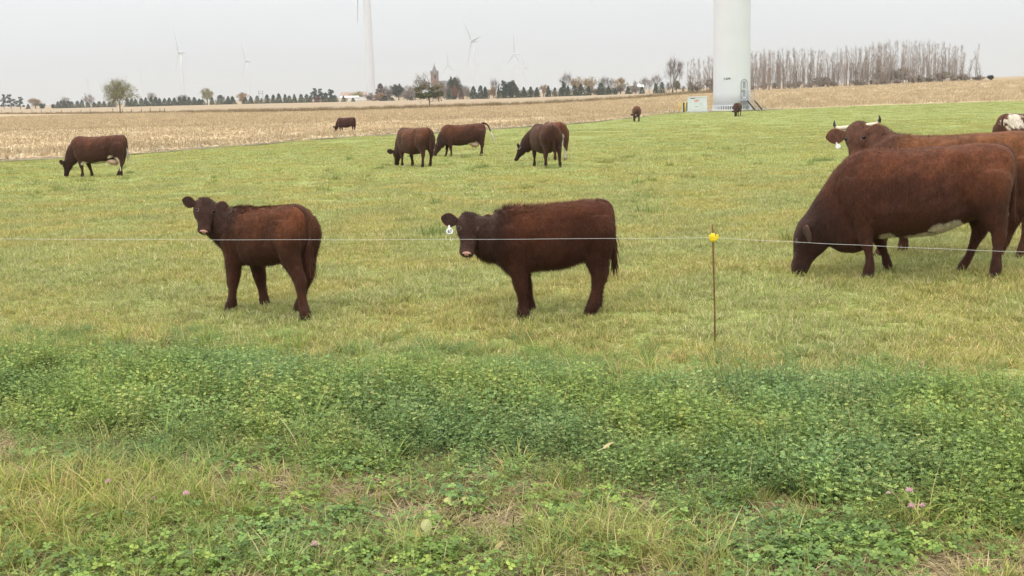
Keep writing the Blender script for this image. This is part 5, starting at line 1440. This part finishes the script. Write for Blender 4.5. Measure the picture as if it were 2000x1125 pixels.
for bx, by, lb in ((20.08, 138.6, 'left yellow bollard of the pair before the cabinets'), (20.80, 138.9, 'pale yellow bollard touching the transformer cabinet')):
    bo = empty('bollard', (bx, by, float(ter(bx, by)))); tag(bo, lb, 'bollard', 'yellow bollards')
    V, F = lathe([(.095, -.05), (.095, 1.14), (.085, 1.20), (.05, 1.24)], 14); q = MB(); q.raw(V, F); q.build('post', m_yellow, bo, smooth=True)
    MB().box((0, 0, .02), (.3, .3, .05)).build('footing', m_conc, bo)
# gravel round the tower foot
V = [(TX, TY, tz + .03)]; n = 60
for k in range(n):
    a = 6.28318 * k / n; r = 4.6 + .5 * math.sin(3 * a) + .3 * math.sin(7 * a + 1); xx, yy = TX + math.cos(a) * r * 1.75 - 1.6, TY + math.sin(a) * r * .85 - .3; V.append((xx, yy, float(ter(xx, yy)) + .045))
V[0] = (TX, TY, tz + .10)
o = add('gravel_pad', mesh_np('gravel_pad', V, [(0, 1 + k, 1 + (k + 1) % n) for k in range(n)], mats=[m_gravel], smooth=True)); o['kind'] = 'structure'
# fittings of the far turbine
cabinet('transformer_cabinet', 'small white transformer box at the foot of the far turbine', -76.0, 617, .1, 2.2, 1.8, 1.9, False)
for bx, lb in ((-77.8, 'tiny yellow post nearer the far white transformer box'), (-79.0, 'tiny yellow post further left of the far white transformer box')):
    V, F = lathe([(.13, -.05), (.13, 1.3), (.08, 1.36)], 10); q = MB(); q.raw(V, F)
    tag(q.build('bollard', m_yellow, loc=(bx, 616, float(ter(bx, 616)))), lb, 'bollard', 'yellow posts at the far turbine')

# ------------------------------------------------------------------ far buildings
m_brick = plain('old_brick', (.24, .155, .12), .9, .15, var=.2, scale=2)
m_slate = plain('slate_roof', (.19, .175, .165), .8, .2, var=.15, scale=1)
m_barn = plain('tan_roof', (.36, .26, .20), .8, .2, var=.12, scale=.8)
m_wallw = plain('white_siding', (.74, .73, .70), .7, .2, var=.05)
m_pane = plain('dark_window', (.03, .035, .04), .2, .5)
def gable(L, W, hw, hr, name='roof', mat=None, parent=None, ov=.3, hip=0.0):
    x, y = L / 2 + ov, W / 2 + ov
    V = [(-x, -y, hw), (x, -y, hw), (x, y, hw), (-x, y, hw), (-x + hip, 0, hr), (x - hip, 0, hr), (-x, -y, hw - .18), (x, -y, hw - .18), (x, y, hw - .18), (-x, y, hw - .18)]
    F = [(0, 1, 5, 4), (2, 3, 4, 5), (1, 2, 5), (3, 0, 4), (6, 7, 1, 0), (7, 8, 2, 1), (8, 9, 3, 2), (9, 6, 0, 3), (9, 8, 7, 6)]
    return MB().raw(V, F).build(name, mat, parent)
cz = float(ter(-53.9, 900))
ch = empty('church', (-53.9, 900, cz), .25); tag(ch, 'far brick church tower with pointed steeple above the trees', 'church')
tw = MB().box((0, 0, 8.6), (5.0, 5.0, 17.2)).build('tower', m_brick, ch)
MB().box((0, 0, 13.4), (5.3, 5.3, .4)).build('cornice', m_slate, tw); MB().box((0, 0, 17.2), (5.4, 5.4, .5)).build('cornice', m_slate, tw)
for a in range(4):
    R3 = Matrix.Rotation(a * math.pi / 2, 3, 'Z'); MB().box(R3 @ Vector((0, -2.52, 15.2)), (1.3, .12, 2.6), R3).build('belfry_window', m_pane, tw)
    px_, py_ = (2.3 if a in (0, 1) else -2.3), (2.3 if a in (1, 2) else -2.3)
    MB().box((px_, py_, 17.9), (.75, .75, 1.6)).build('pinnacle', m_brick, tw); q = MB(); V, F = lathe([(.5, 18.7), (.02, 20.3)], 4); q.raw([(v[0] + px_, v[1] + py_, v[2]) for v in V], F); q.build('pinnacle_cap', m_slate, tw)
q = MB(); V, F = lathe([(2.55, 17.4), (1.6, 20.0), (.75, 22.6), (.04, 24.6)], 8); q.raw(V, F); sp = q.build('steeple', m_slate, ch)
MB().box((0, 0, 25.0), (.14, .14, 1.0)).box((0, 0, 25.1), (.6, .14, .14)).build('cross', m_dark, sp)
MB().box((11.0, 0, 4), (17, 9, 8)).build('nave', m_brick, ch)
g = gable(17, 9, 8, 12.2, 'roof', m_slate, ch); g.location = (11.0, 0, 0)
for k in range(4): MB().box((5.0 + 4 * k, -4.53, 4.2), (1.2, .1, 3.6)).build('window', m_pane, ch)
hx = empty('farmhouse', (-31.3, 690, float(ter(-31.3, 690))), .12); tag(hx, 'large grey hipped roof house with chimney right of the church', 'house')
MB().box((0, 0, 2.6), (10.5, 9, 5.2)).build('wall', m_brick, hx); g = gable(10.5, 9, 5.2, 9.0, 'roof', m_slate, hx, .4, 3.6); MB().box((1.9, 0, 9.1), (.7, .7, 1.5)).build('chimney', m_brick, g)
for xx in (-3.2, 0, 3.2): MB().box((xx, -4.53, 3.6), (1.0, .1, 1.6)).build('window', m_pane, hx)
bx = empty('farm_building', (-82.0, 640, float(ter(-82, 640))), .05); tag(bx, 'long low farm building with tan roof left of the far turbine', 'building')
MB().box((0, 0, 1.3), (13, 7, 2.6)).build('wall', m_wallw, bx); gable(13, 7, 2.6, 4.7, 'roof', m_barn, bx, .5); MB().box((-3.6, -3.54, 1.2), (2.6, .1, 2.0)).build('door', m_barn, bx); MB().box((2, -3.54, 1.4), (1.2, .1, 1.0)).build('window', m_pane, bx)
bx = empty('farm_building', (-80.5, 612, float(ter(-80.5, 612))), .04); tag(bx, 'low white lean-to before the tan roofed farm building', 'building')
MB().box((0, 0, .95), (9, 4, 1.9)).build('wall', m_wallw, bx); gable(9, 4, 1.9, 2.6, 'roof', m_wallw, bx, .25); MB().box((-2, -2.04, .8), (2.2, .1, 1.4)).build('door', m_barn, bx)
bx = empty('farm_building', (59.6, 545, float(ter(59.6, 545))), .05); tag(bx, 'low white shed between bare trees at the end of the shelterbelt', 'building')
MB().box((0, 0, 1.2), (5.2, 5, 2.4)).build('wall', m_wallw, bx); gable(5.2, 5, 2.4, 3.5, 'roof', m_wallw, bx, .3); MB().box((.6, -2.54, 1.0), (1.4, .1, 1.9)).build('door', m_vent, bx)
# poles
m_wood = plain('weathered_wood', (.17, .135, .105), .9, .1, var=.25, scale=6)
py = empty('power_pylon', (-247, 1200, float(ter(-247, 1200)))); tag(py, 'wooden double pole power line frame above the evergreens', 'pylon')
for sx in (-1.9, 1.9): MB().tube([(sx, 0, 0), (sx, 0, 10.6)], [.22, .16], 8).build('pole', m_wood, py)
for z in (7.6, 10.0): MB().box((0, 0, z), (5.4, .25, .3)).build('crossarm', m_wood, py)
up_ = empty('utility_pole', (-231, 655, float(ter(-231, 655)))); tag(up_, 'single utility pole behind the evergreens at far left', 'pole')
MB().tube([(0, 0, 0), (0, 0, 8.2)], [.17, .12], 8).build('pole', m_wood, up_); MB().box((0, 0, 7.6), (1.8, .12, .14)).build('crossarm', m_wood, up_)
U = [-.4305, -.4236, -.4148, -.4061, -.398, -.390, -.382, -.3733, -.365, -.357, -.349, -.330, -.322, -.3145, -.306, -.299, -.291, -.287]
prev = None
for i, u in enumerate(U):
    yy = 400.0
    for k in range(80): yy = .5 * yy + .5 * float(C_line(u * yy))
    xx = u * yy; h = 1.15 + .35 * random.random(); ln = random.uniform(-.12, .12)
    q = MB().tube([(0, 0, -.1), (ln * .5, 0, h * .5), (ln, 0, h)], [.10, .095, .085], 7)
    lb = 'weathered wooden post of the old fence row at far left'
    if i == len(U) - 1: lb = 'last leaning wooden post at the right end of the old fence row'
    o = q.build('fence_post', m_wood, loc=(xx, yy - .4, float(ter(xx, yy)))); tag(o, lb, 'post', 'posts of the old fence row')
for px_, yy, h, lb in ((-70.9, 163, 1.1, 'thin post standing in the stubble at the left picture edge'), (-7.4, 266, .75, 'short dark post right of the half bare field tree')):
    q = MB().tube([(0, 0, -.1), (.02, 0, h)], [.06, .05], 7); tag(q.build('fence_post', m_wood, loc=(px_, yy, float(ter(px_, yy)))), lb, 'post')

# ------------------------------------------------------------------ electric fence in front of the cattle
m_rust = plain('rusty_rod', (.17, .085, .035), .85, .25, var=.35, scale=30)
m_ins = plain('yellow_insulator', (.85, .62, .02), .4, .4, var=.05)
m_wire = plain('white_polywire', (.70, .69, .65), .5, .3, var=.08, scale=60)
fp = empty('fence_rod', (1.50, 8.57, 0)); tag(fp, 'thin rusty steel rod post with yellow insulator carrying the fence wire', 'fence post')
MB().tube([(0, 0, -.15), (-.004, 0, .3), (-.012, .004, .6), (-.020, .006, .905)], .0065, 8).build('rod', m_rust, fp, smooth=True)
q = MB(); V, F = lathe([(.010, .775), (.017, .778), (.019, .80), (.016, .835), (.010, .84)], 12); q.raw([(v[0] - .018, v[1] + .005, v[2]) for v in V], F)
q.box((-.018, -.022, .808), (.055, .022, .030)).box((.010, -.030, .820), (.016, .018, .030)).box((-.044, -.030, .820), (.014, .018, .024)).box((-.018, .022, .806), (.03, .02, .02))
q.build('insulator', m_ins, fp)
mb = MB(); pts = []
for a_, b_, sag in (((-12.0, 11.1, .86), (-5.2, 9.85, .83), .01), ((-5.2, 9.85, .83), (1.482, 8.54, .812), .015), ((1.482, 8.54, .812), (4.6, 8.0, .66), .012), ((4.6, 8.0, .66), (10, 7.0, .62), .01)):
    for k in range(24):
        t = k / 24; p = Vector(a_).lerp(Vector(b_), t); p.z -= sag * 4 * t * (1 - t); p.z += .0012 * math.sin(37 * t + a_[0]); pts.append(p)
mb.tube(pts, .0010, 5)
tag(mb.build('fence_wire', m_wire, smooth=True), 'single white electric fence wire strung across in front of the cattle', 'wire')

# ------------------------------------------------------------------ small things in the verge
m_pet = leafmat('clover_petals', .3, .6, .2, jit=.15)
m_stem = leafmat('flower_stem', .1, .6, .2)
def clover_flower(x, y, z, label, r=.013, pale=False):
    r *= 1.3; z += .02
    root = empty('clover_flower', (x, y, 0)); tag(root, label, 'flower', 'clover flowers in the verge')
    R = np.random.default_rng(int(abs(x) * 1000)); T = Tree(); T.seg(np.array((-.02, .01, 0)), np.array((-.004, 0, z * .6)), .0015, .0013, np.array((.12, .17, .06))); T.seg(np.array((-.004, 0, z * .6)), np.array((0, 0, z)), .0013, .0012, np.array((.12, .17, .06)))
    add('stem', T.mesh('stem', m_stem), root)
    H_ = Tree()
    for k in range(90):
        d = nrm(R.normal(0, 1, 3)); d[2] = abs(d[2]) * 1.1 - .25; d = nrm(d); t = nrm(np.cross(d, R.normal(0, 1, 3))); b0 = len(H_.v); c = col(R, (.70, .42, .42), (.85, .66, .64)) if not pale else col(R, (.6, .48, .5), (.75, .66, .66))
        o_ = np.array((0, 0, z)); H_.v += [o_ + d * r * .3 - t * r * .14, o_ + d * r * .3 + t * r * .14, o_ + d * r * R.uniform(.85, 1.15)]; H_.c += [c * .8, c * .8, c * 1.1]; H_.f.append((b0, b0 + 1, b0 + 2))
    for k in range(8):
        a_ = k * .785; H_.v += [np.array((math.cos(a_), math.sin(a_), 0)) * r * .75 + np.array((0, 0, z + r * .1)), np.array((math.cos(a_ + .785), math.sin(a_ + .785), 0)) * r * .75 + np.array((0, 0, z + r * .1)), np.array((0, 0, z + r * .85))]; H_.c += [np.array((.6, .34, .36))] * 3; b0 = len(H_.v) - 3; H_.f.append((b0, b0 + 1, b0 + 2))
    add('flower_head', H_.mesh('flower_head', m_pet), root)
clover_flower(-1.940, 5.370, 0.11, 'pink clover head in the yellow grass at lower left', 0.012)
clover_flower(-1.506, 5.131, 0.12, 'pale pink clover head left of centre in the verge', 0.014)
clover_flower(-1.676, 5.192, 0.08, 'small whitish clover head left of the pale pink one', 0.009, True)
clover_flower(-0.825, 4.528, 0.10, 'mauve clover head low down near the bottom edge', 0.013)
clover_flower(1.661, 4.775, 0.17, 'upper pink clover head of the three at lower right', 0.014)
clover_flower(1.643, 4.695, 0.13, 'lower left pink clover head of the three at lower right', 0.014)
clover_flower(1.689, 4.698, 0.13, 'lower right pink clover head of the three at lower right', 0.011)
clover_flower(1.591, 4.834, 0.14, 'tiny pale clover bud left of the three pink heads', 0.008, True)
m_wl = leafmat('withered_leaf', .3, .5, .25, jit=0)
def broad_leaf(name, label, x, y, z, L, W, az, el, c1, c2, fold=.15):
    root = empty(name, (x, y, z), az); tag(root, label, 'leaf')
    V, F, C = [], [], []
    for i in range(7):
        t = i / 6; w = W * math.sin(math.pi * (t * .93 + .04)) ** .8; e = el - .9 * t * t
        for j in range(-2, 3):
            V.append((t * L * math.cos(el), j / 2 * w * .5, t * L * math.sin(el) - .5 * L * t * t * .5 + fold * abs(j / 2) * w * .5 + .004 * math.sin(5 * t + j))); C.append(np.array(c1) * (1 - abs(j) / 2 * t) + np.array(c2) * (abs(j) / 2 * t))
    for i in range(6):
        for j in range(4): F.append((i * 5 + j, i * 5 + j + 1, i * 5 + j + 6, i * 5 + j + 5))
    o = add('blade', mesh_np('blade', V, F, C, [m_wl], smooth=True), root)
    MB().tube([(-.03, 0, -.01), (0, 0, 0), (L * .5, 0, V[17][2] + .001)], [.003, .0028, .0015], 5).build('midrib', m_wl2, root)
m_wl2 = plain('leaf_rib', (.42, .42, .22), .6, .2)
broad_leaf('withered_leaf', 'pale withered broad leaf by the bare patch near the bottom', -0.386, 4.783, 0.050, 0.085, 0.050, 2.00, 1.10, (.52, .52, .26), (.55, .47, .16))
broad_leaf('withered_leaf', 'yellow withered leaf left under the pale broad leaf', -0.416, 4.763, 0.040, 0.060, 0.038, 2.70, 0.80, (.60, .47, .10), (.50, .36, .08))
broad_leaf('withered_leaf', 'yellow brown curled leaf below the pale broad leaf', -0.370, 4.726, 0.030, 0.050, 0.035, -0.40, 0.50, (.58, .42, .10), (.40, .26, .08))
broad_leaf('withered_leaf', 'round yellow leaf above the forked dark twig', -0.307, 5.143, 0.060, 0.045, 0.040, 2.40, 0.50, (.58, .55, .20), (.55, .5, .18))
broad_leaf('withered_leaf', 'yellow leaf right of the round yellow leaf above the twig', -0.256, 5.173, 0.060, 0.040, 0.034, 0.60, 0.60, (.56, .54, .20), (.52, .48, .18))
broad_leaf('withered_leaf', 'tan curled dead leaf caught in the alfalfa', 0.417, 5.454, 0.200, 0.070, 0.035, 0.30, 0.60, (.62, .48, .27), (.55, .40, .2))
broad_leaf('withered_leaf', 'dry tan leaf at the bottom centre', -0.097, 4.616, 0.040, 0.060, 0.030, 0.80, 0.70, (.58, .44, .2), (.5, .36, .16))
m_twig = plain('dark_twig', (.05, .035, .025), .9, .1, var=.3, scale=40)
tw_ = empty('twig', (-0.327, 4.869, 0)); tag(tw_, 'forked dark twig leaning over the bare patch', 'twig')
MB().tube([(0.0, 0.0, 0.01), (0.033, 0.089, 0.059), (0.062, 0.081, 0.09)], [0.004, 0.0028000000000000004, 0.0016000000000000003], 6).build('stem', m_twig, tw_)
MB().tube([(0.013, 0.009, 0.02), (0.096, 0.098, 0.049), (0.176, 0.113, 0.079), (0.21, 0.096, 0.089)], [0.004, 0.0028000000000000004, 0.0016000000000000003, 0.0004000000000000002], 6).build('fork', m_twig, tw_)
tw_ = empty('twig', (-0.018, 4.872, 0)); tag(tw_, 'short dark upright stalk right of the forked twig', 'twig')
MB().tube([(0.0, 0.0, -0.001), (-0.005, 0.002, 0.059), (0.0, -0.012, 0.099)], [0.004, 0.0028000000000000004, 0.0016000000000000003], 6).build('stem', m_twig, tw_)
tw_ = empty('twig', (-0.450, 4.849, 0)); tag(tw_, 'short dark stalk left of the withered yellow leaves', 'twig')
MB().tube([(0.0, 0.0, -0.0), (-0.006, 0.021, 0.05), (-0.007, 0.016, 0.08)], [0.004, 0.0028000000000000004, 0.0016000000000000003], 6).build('stem', m_twig, tw_)

# ------------------------------------------------------------------ the damp grey air
m_haze, nt, out = newmat('haze_air')
pv = node(nt, 'ShaderNodeVolumePrincipled'); pv.inputs['Color'].default_value = (.625, .65, .672, 1); pv.inputs['Density'].default_value = 2.0e-4
nt.links.new(pv.outputs[0], out.inputs['Volume'])
o = MB().box((0, 4900, 72), (17000, 9960, 156)).build('haze', m_haze); tag(o, 'thin grey haze filling the air over the fields', 'haze', kind='stuff')
